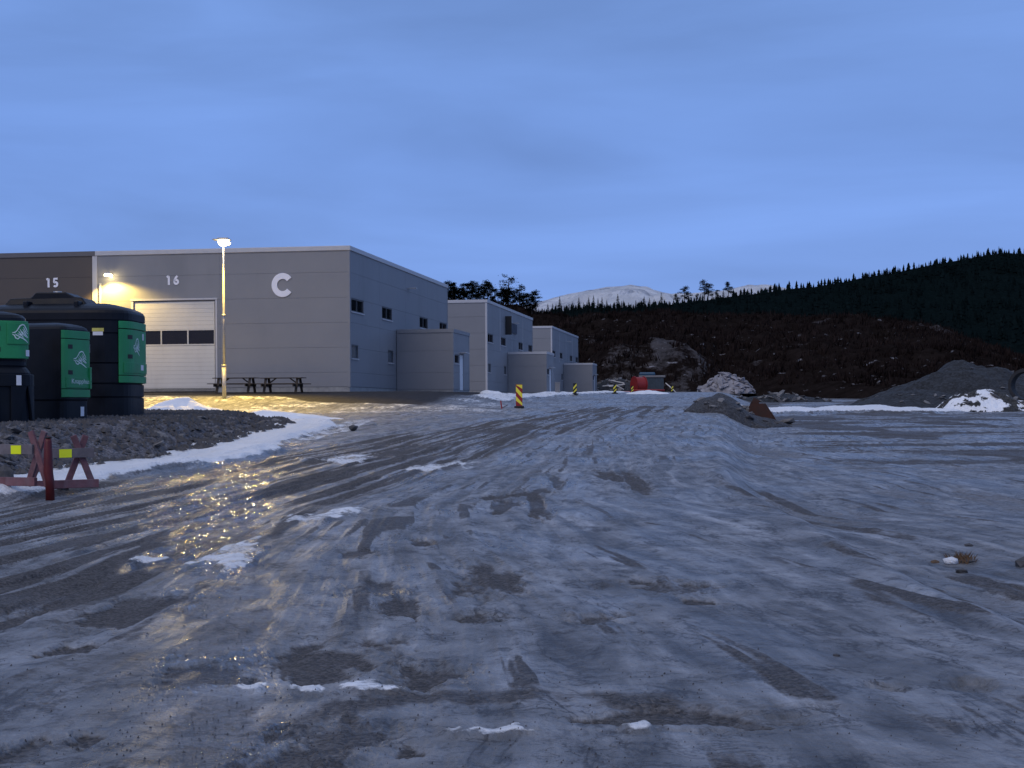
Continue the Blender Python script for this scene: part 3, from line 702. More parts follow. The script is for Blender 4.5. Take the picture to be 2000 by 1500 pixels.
    d_ = MB().box(3.12, 3.17, 11.92, 12.98, 0.0, 2.14).build('entrance_door', M['white'], an); MB().box(3.175, 3.21, 12.80, 12.90, 1.0, 1.04).build('handle', M['steel'], d_)
    MB().box(3.1, 3.55, 11.8, 13.1, 2.22, 2.27).build('canopy', M['trim'], an)
    fa = MB(); fa.box(0.02, 3.24, 9.96, 10.12, 3.30, 3.50); fa.box(3.08, 3.24, 10.12, 14.89, 3.30, 3.50); fa.box(0.02, 3.08, 14.73, 14.89, 3.30, 3.50); fa.build('fascia', M['trim' if not first else 'panel'], an)
    MB().box(0.02, 3.08, 10.12, 14.73, 3.38, 3.44).build('roof', M['roof'], an)
    if sign:
        MB().box(0.03, 0.10, 9.6, 14.6, 5.15, 5.95).build('sign', M['navy'], t)
        MB().box(0.03, 0.55, 8.6, 8.7, 4.85, 6.35).build('sign', M['black'], t)
    lm = MB().box(0.0, 0.5, 12.9, 13.2, 5.98, 6.03).build('light_bracket', M['trim'], t)
    return t
w1 = warehouse(-7.9, 75.0, 2.35, 'large grey warehouse marked C with white sectional door and numbers 15 and 16', first=True)
w2 = warehouse(-1.86, 116.0, 2.56, 'grey warehouse with dark blue sign high on its side wall', sign=True)
w3 = warehouse(4.2, 160.0, 2.87, 'farthest grey warehouse in the row, beside the red cable drum')

def on_front(s, out, z):     # a point in front of the first warehouse's face
    c, sn = math.cos(BANG), math.sin(BANG)
    return Vector((-7.9 - s*c + out*sn, 75.0 - s*sn - out*c, z))

# wall lamp on the corner of bay 16
wl_p = on_front(12.26, 0.0, 8.19)
t = thing('wall_lamp', 'lit floodlight glowing yellow on the warehouse wall above bay 16', 'lamp', wl_p, BANG)
MB().box(-0.08, 0.08, -0.02, 0.0, -0.1, 0.12).build('wall_plate', M['steel'], t)
MB().bar((0, -0.02, 0.05), (0, -0.30, 0.10), 0.05, 0.05).build('arm', M['steel'], t)
h_ = MB().box(-0.16, 0.16, -0.52, -0.2, 0.07, 0.16).build('lamp_head', M['steel'], t, bevel=0.02)
MB().box(-0.14, 0.14, -0.53, -0.22, -0.02, 0.068).build('lamp_glass', M['wall_lamp_glass'], h_)
sp_d = bpy.data.lights.new('wall_lamp_light', 'SPOT'); sp_d.energy = 1300; sp_d.color = (1.0, 0.66, 0.15); sp_d.spot_size = math.radians(142); sp_d.spot_blend = 0.35; sp_d.shadow_soft_size = 0.12
sl = bpy.data.objects.new('wall_lamp_light', sp_d); col.objects.link(sl); sl.parent = t; sl.location = (0, -0.62, -0.06); sl.rotation_euler = (math.radians(-4), math.radians(-8), 0)

# street lamp
lp = P(438, 778, 70.0); lz = gz(lp.x, lp.y) - 0.05
t = thing('street_lamp', 'tall lit street lamp on a grey steel pole beside the picnic tables', 'street lamp', (lp.x, lp.y, lz))
MB().tube([(0,0,0),(0,0,1.55)], 0.095, 16).build('base_section', M['steel'], t, True)
MB().tube([(0,0,1.53),(0,0,1.60)], 0.11, 16).build('collar', M['steel'], t, True)
MB().tube([(0,0,1.6),(0,0,3.85),(0,0,7.05)], [0.066, 0.056, 0.042], 16).build('pole', M['steel'], t, True)
MB().tube([(0,0,3.82),(0,0,3.90)], 0.08, 16).build('collar', M['steel'], t, True)
MB().bar((-0.08, 0, 7.08), (0.35, -0.05, 7.12), 0.07, 0.07).build('arm', M['steel'], t)
hd = MB(); hd.box(-0.42, 0.36, -0.50, 0.10, 7.26, 7.30); hd.box(-0.22, 0.28, -0.42, 0.02, 7.295, 7.36)
hd.box(-0.20, 0.30, 0.0, 0.05, 7.02, 7.26)  # rear plate added to keep the lamp's glow off the warehouse wall
hd = hd.build('lamp_head', M['steel'], t, bevel=0.02)
MB().tube([(0.05,-0.24,7.258),(0.05,-0.24,7.20),(0.05,-0.24,7.12),(0.05,-0.24,7.04),(0.05,-0.24,7.00)], [0.20,0.235,0.235,0.19,0.10], 18).build('lamp_glass', M['lamp_glass'], hd, True)
sp2 = bpy.data.lights.new('street_lamp_glare', 'SPOT'); sp2.energy = 900; sp2.color = (1.0, 0.79, 0.42); sp2.spot_size = math.radians(150); sp2.spot_blend = 0.3; sp2.shadow_soft_size = 0.16
so2 = bpy.data.objects.new('street_lamp_glare', sp2); col.objects.link(so2); so2.parent = t; so2.location = (0.05, -0.66, 7.05); so2.rotation_euler = (math.radians(-72), 0, 0)
sp_d = bpy.data.lights.new('street_lamp_light', 'SPOT'); sp_d.energy = 8000; sp_d.color = (1.0, 0.62, 0.06); sp_d.spot_size = math.radians(118); sp_d.spot_blend = 0.75; sp_d.shadow_soft_size = 0.15
sl = bpy.data.objects.new('street_lamp_light', sp_d); col.objects.link(sl); sl.parent = t; sl.location = (0.05, -0.62, 6.96); sl.rotation_euler = (math.radians(-26), 0, 0)

# picnic tables
def picnic(x, y, label):
    t = thing('picnic_table', label, 'table', (x, y, gz(x, y)), BANG, 'picnic tables against the warehouse wall')
    for k in range(5): MB().box(-1.05, 1.05, -0.37+k*0.15, -0.235+k*0.15, 0.70, 0.735).build('plank', M['table_wood'], t)
    for s in (-1, 1):
        for k in range(2): MB().box(-1.15, 1.15, min(s*(0.56+k*0.14), s*(0.69+k*0.14)), max(s*(0.56+k*0.14), s*(0.69+k*0.14)), 0.42, 0.455).build('seat_plank', M['table_wood'], t)
    for e in (-0.78, 0.78):
        for s in (-1, 1): MB().bar((e, s*0.55, 0.0), (e, s*0.22, 0.70), 0.045, 0.12, (1,0,0)).build('leg', M['table_wood'], t)
        MB().box(e-0.07, e-0.025, -0.80, 0.80, 0.30, 0.42).build('cross_beam', M['table_wood'], t)
        MB().bar((e, 0, 0.40), (e*0.45, 0, 0.70), 0.05, 0.07, (0,1,0)).build('brace', M['table_wood'], t)
    return t
p = on_front(5.15, 1.9, 0); picnic(p.x, p.y, 'dark wooden picnic table behind the street lamp pole')
p = on_front(2.8, 1.9, 0); picnic(p.x, p.y, 'dark wooden picnic table under the letter C')

# ------------------------------------------------------------------ fuel tanks
class Tank:
    def __init__(s, a, b, n, prof):
        s.a, s.b, s.n, s.prof = a, b, n, prof
        th = np.linspace(0, 2*math.pi, 721)
        c, sn = np.cos(th), np.sin(th)
        s.px = a*np.sign(c)*np.abs(c)**(2/n); s.py = b*np.sign(sn)*np.abs(sn)**(2/n)
        ds = np.hypot(np.diff(s.px), np.diff(s.py)); s.l = np.concatenate([[0], np.cumsum(ds)]); s.L = s.l[-1]
    def at(s, l, z, off=0.0):
        l = l % s.L; x = float(np.interp(l, s.l, s.px)); y = float(np.interp(l, s.l, s.py))
        l2 = (l+0.01) % s.L; l1 = (l-0.01) % s.L
        tx = float(np.interp(l2, s.l, s.px)-np.interp(l1, s.l, s.px)); ty = float(np.interp(l2, s.l, s.py)-np.interp(l1, s.l, s.py))
        q = math.hypot(tx, ty) or 1; nx, ny = ty/q, -tx/q
        ins = float(np.interp(z, [p[0] for p in s.prof], [p[1] for p in s.prof]))
        fx, fy = (s.a-ins)/s.a, (s.b-ins)/s.b
        return Vector((x*fx + nx*off, y*fy + ny*off, z))
    def body(s):
        m = MB(); N = 72; ls = [s.L*k/N for k in range(N)]; vv = []; ff = []
        for z, ins in s.prof:
            for l in ls:
                x = float(np.interp(l, s.l, s.px)); y = float(np.interp(l, s.l, s.py)); vv.append((x*(s.a-ins)/s.a, y*(s.b-ins)/s.b, z))
        k_ = len(s.prof)
        for i in range(k_-1):
            for j in range(N): ff.append((i*N+j, i*N+(j+1) % N, (i+1)*N+(j+1) % N, (i+1)*N+j))
        ff.append(tuple(range(N-1, -1, -1))); ff.append(tuple((k_-1)*N+j for j in range(N)))
        return m.add(vv, ff)
    def patch(s, m, l0, l1, z0, z1, o0, o1, l0t=None, l1t=None, nl=10, nz=3):
        """a proud slab following the tank's skin; l0t,l1t: its ends at the top"""
        l0t = l0 if l0t is None else l0t; l1t = l1 if l1t is None else l1t; vv = []; ff = []
        for off in (o0, o1):
            for j in range(nz+1):
                v = j/nz; z = z0+(z1-z0)*v; A_, B_ = l0+(l0t-l0)*v, l1+(l1t-l1)*v
                for i in range(nl+1): vv.append(s.at(A_+(B_-A_)*i/nl, z, off))
        w = nl+1; K = w*(nz+1)
        for j in range(nz):
            for i in range(nl):
                a = j*w+i; ff.append((a, a+1, a+w+1, a+w)); ff.append((K+a, K+a+w, K+a+w+1, K+a+1))
        for i in range(nl): ff += [(i, K+i, K+i+1, i+1), (nz*w+i, nz*w+i+1, K+nz*w+i+1, K+nz*w+i)]
        for j in range(nz): ff += [(j*w, j*w+w, K+j*w+w, K+j*w), (j*w+nl, K+j*w+nl, K+j*w+w+nl, j*w+w+nl)]
        return m.add(vv, ff)
EMB = [((600,560),(616,522),(640,508),(664,512),(690,556),(708,592)), ((575,592),(602,548),(612,524)), ((655,538),(682,592),(716,620)), ((646,562),(680,622),(716,660)),
       ((640,592),(672,640),(708,664)), ((616,566),(640,612),(652,642)), ((530,608),(560,604),(592,574)), ((530,624),(556,640),(568,670),(592,682),(620,656),(584,640),(560,622)),
       ((600,660),(640,668),(680,694),(716,722)), ((590,618),(630,638),(656,662)), ((600,590),(622,622),(640,630))]
def emblem(tk, parent, lc, zc, w, h, off):
    m = MB()
    for st in EMB:
        pts = [((x-622)/97*w/2, -(y-615)/107*h/2) for x, y in st]; nrm = []
        for i in range(len(pts)):
            a, b = pts[max(0, i-1)], pts[min(len(pts)-1, i+1)]; dx, dy = b[0]-a[0], b[1]-a[1]; q = math.hypot(dx, dy) or 1
            wd = 0.022*h*(1.0 if 0 < i < len(pts)-1 else 0.45)*1.5; nrm.append((-dy/q*wd, dx/q*wd))
        vv = []
        for (x, y), (nx, ny) in zip(pts, nrm):
            vv.append(tk.at(lc+x+nx, zc+y+ny, off)); vv.append(tk.at(lc+x-nx, zc+y-ny, off))
        m.add(vv, [(2*i, 2*i+1, 2*i+3, 2*i+2) for i in range(len(pts)-1)])
    o = m.build('emblem', M['lettering'], parent)
    sd = o.modifiers.new('thick', 'SOLIDIFY'); sd.thickness = 0.003; sd.offset = 0
    o['label'] = 'white lion head emblem'; return o
def decal(tk, parent, name, mat, l0, l1, z0, z1, off):
    m = MB(); tk.patch(m, l0, l1, z0, z1, off, off+0.004, nl=4, nz=1); return m.build(name, mat, parent)
def groove(z, d=0.035, w=0.02): return [(z-w, 0), (z-w*0.4, d), (z+w*0.4, d), (z+w, 0)]

PADZ = lambda x, y: float(bank_h(np.array([x]), np.array([y]))[0])
# big tank
yaw = math.radians(-1); a_, b_ = 1.82, 1.12; H = 2.50
prof = [(-0.1, 0), (0.0, 0)] + groove(0.48) + groove(0.80) + groove(1.28) + [(1.72, 0)] + groove(1.98, 0.025) + [(2.02, 0), (2.29, 0.0), (2.30, -0.03), (2.46, -0.03), (2.52, 0.0), (2.57, 0.07), (2.63, 0.22), (2.69, 0.46), (2.72, 0.62), (2.73, 0.85)]
tk = Tank(a_, b_, 5.0, prof)
ctr = P(270, 815, 37.0) - Vector((1.82*math.cos(yaw), 1.82*math.sin(yaw), 0)); bz = PADZ(ctr.x, ctr.y)
t = thing('fuel_tank', 'largest black plastic fuel tank with raised lid and narrow green end door', 'fuel tank', (ctr.x, ctr.y, bz), yaw, 'black and green fuel tanks on the gravel bank')
tk.body().build('tank_body', M['tank'], t, bevel=0)
m = MB(); lidp = [(-1.30, 2.56), (-1.10, 2.84), (-0.60, 2.86), (-0.48, 2.99), (0.22, 2.99), (0.44, 2.88), (0.62, 2.86), (0.86, 2.58)]
vv = [(x, yy*(0.62 if z < 2.7 else 0.5), z) for yy in (-1, 1) for x, z in lidp]; k = len(lidp)
m.add(vv, [tuple(range(k)), tuple(range(2*k-1, k-1, -1))] + [(i, i+1, k+i+1, k+i) for i in range(k-1)]); m.build('lid', M['tank'], t, bevel=0.03)
MB().tube([(-0.05,-0.2,2.98),(-0.05,-0.2,3.03)], 0.10, 14).build('vent_cap', M['steel'], t, True)
for lx in (-0.6, 0.6): MB().box(lx-0.06, lx+0.06, -0.9, 0.9, 2.56, 2.76).build('lid_rib', M['tank'], t, bevel=0.03)
gw = 1.02
pan = MB(); tk.patch(pan, -gw, gw, 1.0, 2.08, 0.004, 0.05, nl=24); pan = pan.build('green_door', M['green'], t, bevel=0.008)
x_ = MB(); tk.patch(x_, -gw, gw, 2.10, 2.27, 0.004, 0.055, nl=24); x_.build('green_strip', M['green'], t, bevel=0.008)
x_ = MB(); tk.patch(x_, -gw, gw, 0.82, 0.985, 0.004, 0.055, nl=24); x_.build('green_strip', M['green'], t, bevel=0.008)
x_ = MB(); tk.patch(x_, -gw+0.10, gw, 1.05, 1.30, 0.05, 0.068, nl=24); x_.build('door_rib', M['green'], pan, bevel=0.006)
for zc in (1.44, 1.90): decal(tk, pan, 'handle', M['black'], -0.80, -0.60, zc-0.05, zc+0.05, 0.049)  # flat black plates paint the shade of recessed handles
emblem(tk, pan, -0.30, 1.68, 0.52, 0.40, 0.053)
decal(tk, pan, 'sticker', M['white'], 0.02, 0.26, 1.13, 1.26, 0.066)
decal(tk, pan, 'sticker', M['white'], 0.22, 0.34, 1.86, 2.02, 0.052)
decal(tk, t, 'sticker', M['sticker_yellow'], -1.62, -1.35, 2.05-0.03, 2.10, 0.004)
decal(tk, t, 'sticker', M['white'], -1.60, -1.37, 1.93, 2.015, 0.010)

# middle tank
yaw = math.radians(-16); a_, b_ = 0.98, 0.56; H = 2.06
prof = [(-0.1, 0.02), (0.0, 0.02), (0.42, 0.02), (0.46, 0.0), (1.93, 0.0), (1.98, 0.03), (2.02, 0.10), (2.06, 0.26), (2.08, 0.42)]
tk = Tank(a_, b_, 7.0, prof)
ctr = P(153, 828, 32.5) - Vector((0.98*math.cos(yaw)+0.30*math.sin(-yaw)*0, 0.98*math.sin(yaw), 0)) ; bz = PADZ(ctr.x, ctr.y)
t = thing('fuel_tank', 'small upright black fuel tank with lettered green door between the other tanks', 'fuel tank', (ctr.x, ctr.y, bz), yaw, 'black and green fuel tanks on the gravel bank')
tk.body().build('tank_body', M['tank'], t)
gw = 0.53
pan = MB(); tk.patch(pan, -gw, gw, 0.68, 1.72, 0.003, 0.035, nl=18); pan = pan.build('green_door', M['green'], t, bevel=0.006)
x_ = MB(); tk.patch(x_, -gw, gw, 1.735, 1.90, 0.003, 0.042, nl=18); x_.build('green_strip', M['green'], t, bevel=0.006)
x_ = MB(); tk.patch(x_, -gw, gw, 0.50, 0.665, 0.003, 0.042, nl=18); x_.build('green_strip', M['green'], t, bevel=0.006)
x_ = MB(); tk.patch(x_, -gw+0.08, gw, 0.70, 0.92, 0.035, 0.048, nl=18); x_.build('door_rib', M['green'], pan, bevel=0.005)
x_ = MB(); tk.patch(x_, 0.36, 0.56, 0.68, 1.14, 0.02, 0.075, nl=6); x_.build('latch_cover', M['green'], pan, bevel=0.006)
for zc in (1.02, 1.56): decal(tk, pan, 'handle', M['black'], -0.40, -0.26, zc-0.045, zc+0.045, 0.034)  # black plates standing in for the shaded handle recesses
emblem(tk, pan, 0.02, 1.30, 0.52, 0.34, 0.038)
decal(tk, pan, 'sticker', M['white'], 0.44, 0.50, 1.46, 1.64, 0.037)
decal(tk, t, 'sticker', M['white'], 0.12, 0.26, 0.10, 0.30, 0.004)
me = text_mesh('Knapphus', 0.105, 0.0); vcs = [tuple(v.co) for v in me.vertices]; pls = [tuple(p_.vertices) for p_ in me.polygons]
mb = MB().add([tk.at(0.03 + x*1.25, 0.79 + y, 0.051) for x, y, z in vcs], pls); o = mb.build('lettering', M['lettering'], pan); o['label'] = 'white lettering Knapphus'

# front tank at the left edge
yaw = math.radians(-62); a_, b_ = 1.0, 0.78
prof = [(-0.1, 0.0), (0.0, 0.0), (0.98, 0.01), (1.06, 0.06), (1.10, 0.10), (1.12, 0.085), (1.20, 0.085), (1.23, 0.075), (1.95, 0.075), (2.03, 0.09), (2.09, 0.15), (2.13, 0.26), (2.17, 0.46), (2.18, 0.6)]
tk = Tank(a_, b_, 4.5, prof)
ctr = P(-14, 832, 29.2) - Vector((0.85*math.cos(yaw), 0.85*math.sin(yaw), 0)); bz = PADZ(ctr.x, ctr.y)
t = thing('fuel_tank', 'black fuel tank with wide green face and grooved skirt, foremost on the bank', 'fuel tank', (ctr.x, ctr.y, bz), yaw, 'black and green fuel tanks on the gravel bank')
tk.body().build('tank_body', M['tank'], t)
pan = MB(); tk.patch(pan, -0.86, 0.78, 1.25, 1.97, 0.004, 0.055, nl=24); pan = pan.build('green_door', M['green'], t, bevel=0.012)
x_ = MB(); tk.patch(x_, 0.27, 0.76, 1.52, 1.93, 0.055, 0.075, nl=8); x_.build('raised_plate', M['green'], pan, bevel=0.01)
for zc in (1.82, 1.42): decal(tk, pan, 'handle', M['black'], -0.02, 0.14, zc-0.045, zc+0.045, 0.054)  # handle recesses drawn as flat black, their shade put into the colour
emblem(tk, pan, 0.53, 1.73, 0.34, 0.34, 0.077)
decal(tk, pan, 'sticker', M['white'], 0.66, 0.80, 1.30, 1.42, 0.056)
for (l0, l1, l0t, l1t) in ((-0.9, -0.4, -0.9, -0.4), (0.02, 0.10, -0.22, 0.06), (0.30, 0.44, 0.30, 0.60), (0.74, 0.84, 0.62, 0.84), (0.94, 1.3, 0.94, 1.3)):
    x_ = MB(); tk.patch(x_, l0, l1, 0.0, 0.72, 0.0, 0.06, l0t, l1t, nl=6); x_.build('skirt_rib', M['tank'], t, bevel=0.01)
x_ = MB(); tk.patch(x_, -1.0, 1.4, 0.72, 0.95, 0.0, 0.06, nl=26); x_.build('skirt_band', M['tank'], t, bevel=0.01)
decal(tk, t, 'sticker', M['white'], 0.40, 0.49, 0.74, 0.93, 0.061)

# ------------------------------------------------------------------ trestle barriers and red post
def trestle(px, py, d, rotz, label, ends, reflector):
    q = P(px, py, d); t = thing('trestle_barrier', label, 'barrier', (q.x, q.y, gz(q.x, q.y)-0.02), rotz, 'weathered red trestle barriers')
    L = 0.46
    for e in ends:
        cx = e*L
        for s in ((-1, 1) if e > -0.6 else (1,)):
            MB().bar((cx - s*0.20, 0.0 + s*0.026, 0.02), (cx + s*0.10, s*0.026, 0.78), 0.09, 0.045, (0,1,0)).build('leg', M['old_red'], t, bevel=0.006)
    MB().box(-L-0.02, L+0.04, -0.12, -0.055, 0.02, 0.14).build('base_rail', M['old_red'], t, bevel=0.006)
    MB().box(-L-0.04, L-0.02, -0.095, -0.052, 0.46, 0.60).build('plank', M['grey_wood'], t, bevel=0.005)
    MB().box(reflector-0.09, reflector+0.09, -0.102, -0.0955, 0.465, 0.585).build('reflector', M['reflective'], t)
    return t
trestle(122, 958, 22.3, math.radians(32), 'weathered red trestle barrier right of the red post, yellow reflector on plank', (0.55, -0.62), 0.02)
trestle(24, 972, 21.6, math.radians(-24), 'faded red trestle barrier left of the red post, yellow reflector on plank', (-1, 1), 0.16)
q = P(96, 968, 21.2); zb = gz(q.x, q.y)-0.05
t = thing('marker_post', 'dark red upright post standing between the two trestle barriers', 'post', (q.x, q.y, zb))
MB().tube([(0.015,0,0),(0.01,0,0.32),(-0.01,0,0.42),(-0.012,0,0.86),(-0.005,0,0.90)], [0.062,0.060,0.066,0.052,0.040], 10).build('post', M['post_red'], t, True)
MB().tube([(-0.005,0,0.90),(-0.005,0,0.925)], 0.045, 10).build('cap', M['black'], t, True)
q = P(10, 962, 22.6); o = obj('boulder', rock_mesh(91, M['stone_dark'], 0.95, 0.12), None, (q.x, q.y, gz(q.x, q.y)+0.10), (0,0,1), (0.30,0.28,0.34)); tag(o, 'dark rounded boulder behind the faded red trestle barrier', 'boulder')

# ------------------------------------------------------------------ traffic marker boards
def marker(px, py, d, h, w, label, dark, lean=0.0, light='marker_yellow', side=1):
    q = P(px, py, d); t = thing('marker_board', label, 'marker board', (q.x, q.y, gz(q.x, q.y)), lean, 'striped marker boards along the road')
    MB().box(-w*0.75, w*0.75, -0.28, 0.28, 0.0, 0.09).build('foot', M['rubber'], t, bevel=0.015)
    b = MB().box(-w/2, w/2, 0.0, 0.03, 0.085, h).build('board', M[dark], t, bevel=0.004)
    z0 = 0.16; sl = w*1.1*side; st = 0.20*h; pitch = 0.40*h
    while z0 < h-0.02:
        pts = []
        A0, A1 = (z0+sl/2, z0-sl/2)
        poly = [(-w/2+.004, A0), (w/2-.004, A1), (w/2-.004, A1+st), (-w/2+.004, A0+st)]
        poly = [(x, min(max(z, 0.10), h-0.015)) for x, z in poly]
        if abs(poly[0][1]-poly[3][1]) + abs(poly[1][1]-poly[2][1]) > 0.04:
            m = MB(); m.add([(x, -0.004, z) for x, z in poly] + [(x, -0.0005, z) for x, z in poly], [(0,1,2,3),(7,6,5,4),(0,4,5,1),(1,5,6,2),(2,6,7,3),(3,7,4,0)]); m.build('stripe', M[light], b)
        z0 += pitch
    return t
marker(1014, 797, 63.5, 0.98, 0.27, 'red marker board with yellow slanted stripes beside the snowy kerb', 'marker_red')
marker(1123, 778, 104, 0.78, 0.24, 'black and yellow marker board in front of the middle warehouse', 'black', 0.2, side=-1)
marker(1201, 772, 128, 0.80, 0.26, 'black and yellow marker board before the red pipes', 'black', 0.2, side=-1)
marker(1235, 770, 148, 0.72, 0.22, 'small pale striped marker board left of the cable drum', 'black', 0.2, side=-1)
marker(1313, 769, 165, 0.75, 0.22, 'small striped marker board by the leaning pale pole', 'black', 0.2, side=-1)
q = P(980, 797, 62.5); t = thing('broken_marker', 'broken stump of a red marker board lying near the striped marker board', 'debris', (q.x, q.y, gz(q.x, q.y)))
MB().bar((0,0,0),(-0.04,0,0.32),0.10,0.05).build('stump', M['marker_red'], t)
MB().bar((0.02,0,0.03),(0.26,0.05,0.16),0.05,0.03).build('bent_piece', M['grey_wood'], t)
q = P(1089, 779, 100); t = thing('utility_box', 'small dark grey utility box on the snow strip', 'utility box', (q.x, q.y, gz(q.x, q.y)))
MB().box(-0.16,0.16,-0.12,0.12,-0.1,0.62).build('cabinet', M['joint'], t, bevel=0.02); MB().box(-0.18,0.18,-0.14,0.14,0.62,0.67).build('lid', M['joint'], t, bevel=0.01)

# ------------------------------------------------------------------ snow heaps
def snow_heap(px, py, d, rx, ry, h, label, seed):
    q = P(px, py, d); n = 40; vv = []; 
    u = np.linspace(-1.25, 1.25, n); X, Y = np.meshgrid(u, u, indexing='ij'); r = np.hypot(X, Y) + (fbm(X*1.6+seed, Y*1.6, seed, 4)-0.5)*0.7
    k = np.clip(1-r, 0, 1)**0.7
    Z = base_h(q.x+X*rx, q.y+Y*ry) + h*k*(0.75+0.5*fbm(X*2.5, Y*2.5+seed, seed+3, 4)) - 0.06*(k <= 0.001)
    o = obj('snow_heap', grid_mesh('snow_heap', X*rx, Y*ry, Z - gz(q.x, q.y), M['snow']), None, (q.x, q.y, gz(q.x, q.y))); tag(o, label, 'snow')
snow_heap(360, 800, 54, 1.6, 1.6, 0.62, 'low heap of blue snow behind the gravel bank, in front of the sectional door', 3)
snow_heap(520, 806, 50, 2.4, 0.9, 0.28, 'long thin ridge of snow between the lit yard and the gravel bank', 5)
snow_heap(965, 786, 84, 0.8, 0.9, 0.28, 'white wedge of snow at the corner of the asphalt apron', 8)
snow_heap(1268, 781, 120, 1.6, 2.0, 0.35, 'bright snow patch at the roadside below the cable drum', 9)

# ------------------------------------------------------------------ things by the far end of the road
q = P(1248, 768, 172); t = thing('cable_drum', 'red cable drum standing beside the dark container', 'cable drum', (q.x, q.y, gz(q.x, q.y)-0.05), math.radians(22))
MB().tube([(-0.55,0,0.95),(0.55,0,0.95)], 0.86, 28).build('winding', M['drum_red'], t)
for s in (-1, 1): MB().tube([(s*0.555,0,0.95),(s*0.62,0,0.95)], 0.95, 28).build('flange', M['drum_red'], t)
q = P(1274, 768, 176); t = thing('container', 'dark blue grey site container with flat pale roof', 'container', (q.x, q.y, gz(q.x, q.y)-0.05), math.radians(-6))
MB().box(-1.35,1.30,-1.0,1.0,0.0,1.75).build('body', M['container'], t)
for k in range(9): MB().box(-1.30+k*0.29,-1.16+k*0.29,-1.05,-1.003,0.1,1.7).build('rib', M['container'], t)
MB().box(-1.5,1.5,-1.15,1.15,1.752,1.98).build('roof', M['gravel_far'] if False else M['joint'], t, bevel=0.03)
MB().box(-1.45,0.35,-0.6,0.9,1.985,2.35).build('tarp_load', M['tarp'], t, bevel=0.15)
q = P(1215, 770, 165)
for i, (x0, x1, yy, zz) in enumerate(((-1.9, 2.2, 0, 0.10), (-0.6, 4.0, 0.9, 0.10), (1.0, 4.6, 0.35, 0.30))):
    o = MB().tube([(0,0,0),((x1-x0)/2,0.05,0.02),(x1-x0,0,0)], 0.13, 10).build('pipe', M['drum_red'], None, True); o.location = (q.x+x0, q.y+yy, gz(q.x, q.y)+zz); tag(o, ('long dull red pipe lying on the ground left of the cable drum', 'dull red pipe lying under the cable drum', 'red pipe resting on top of the pipe under the drum')[i], 'pipe')
q = P(1205, 752, 172)
for i, (a, b) in enumerate((((-0.9,0,0.0),(0.9,0.3,0.25)), ((-0.6,0.4,0.7),(0.85,0.2,0.35)), ((0.0,-0.2,0.05),(0.75,0.1,-0.35)), ((-1.6,0.3,0.05),(-0.2,0,0.15)))):
    o = MB().bar(a, b, 0.16, 0.10).build('timber_offcut', M['timber'], None); o.location = (q.x, q.y, q.z-0.15); tag(o, 'white timber offcut thrown on the rubble heap', 'timber', 'white timber offcuts on the rubble')
q = P(1300, 748, 172); o = MB().tube([(0,0,0),(0.6,-0.2,-0.55),(1.45,-0.3,-1.4)], [0.05,0.07,0.06], 8).build('pole', M['timber'], None, True); o.location = (q.x, q.y, q.z); tag(o, 'thin pale pole leaning on the ground right of the container', 'pole')

def rock_heap(px, py, d, rx, ry, h, count, label, meshes, smin, smax, seed, mat):
    r = random.Random(seed); q = P(px, py, d); zb = gz(q.x, q.y); t = thing('rock_heap', label, 'rock heap', (q.x, q.y, zb))
    n = 26; u = np.linspace(-1.1, 1.1, n); X, Y = np.meshgrid(u, u, indexing='ij'); k = np.clip(1-np.hypot(X, Y)**1.6, -0.05, 1)
    Z = k*h*0.8*(0.8+0.5*fbm(X*2, Y*2+seed, seed, 3)); obj('heap_core', grid_mesh('heap_core', X*rx, Y*ry, Z, mat), t)
    for i in range(count):
        a, rr_ = r.uniform(0, 6.28), math.sqrt(r.random()); x, y = rr_*math.cos(a), rr_*math.sin(a)
        s = r.uniform(smin, smax); z = max(0, (1-rr_**1.6))*h*0.85
        obj('stone', r.choice(meshes), t, (x*rx, y*ry, z+s*0.1), (r.uniform(-.7,.7), r.uniform(-.7,.7), r.uniform(0,6.28)), (s*r.uniform(1,2.2), s, s*r.uniform(.5,1)))
    return t
rock_heap(1205, 768, 178, 3.9, 4.0, 2.2, 90, 'grey rubble heap behind the farthest warehouse', ROCKS+PALE[:2], 0.2, 0.6, 5, M['gravel_far'])
rock_heap(1418, 764, 186, 3.3, 3.0, 2.7, 120, 'heap of pale blasted rock at the foot of the hillside', PALE, 0.35, 1.0, 6, M['rock_pale'])
rock_heap(1520, 772, 150, 5.5, 2.0, 0.9, 60, 'low row of grey stones behind the snow strip', ROCKS, 0.2, 0.7, 8, M['gravel_far'])

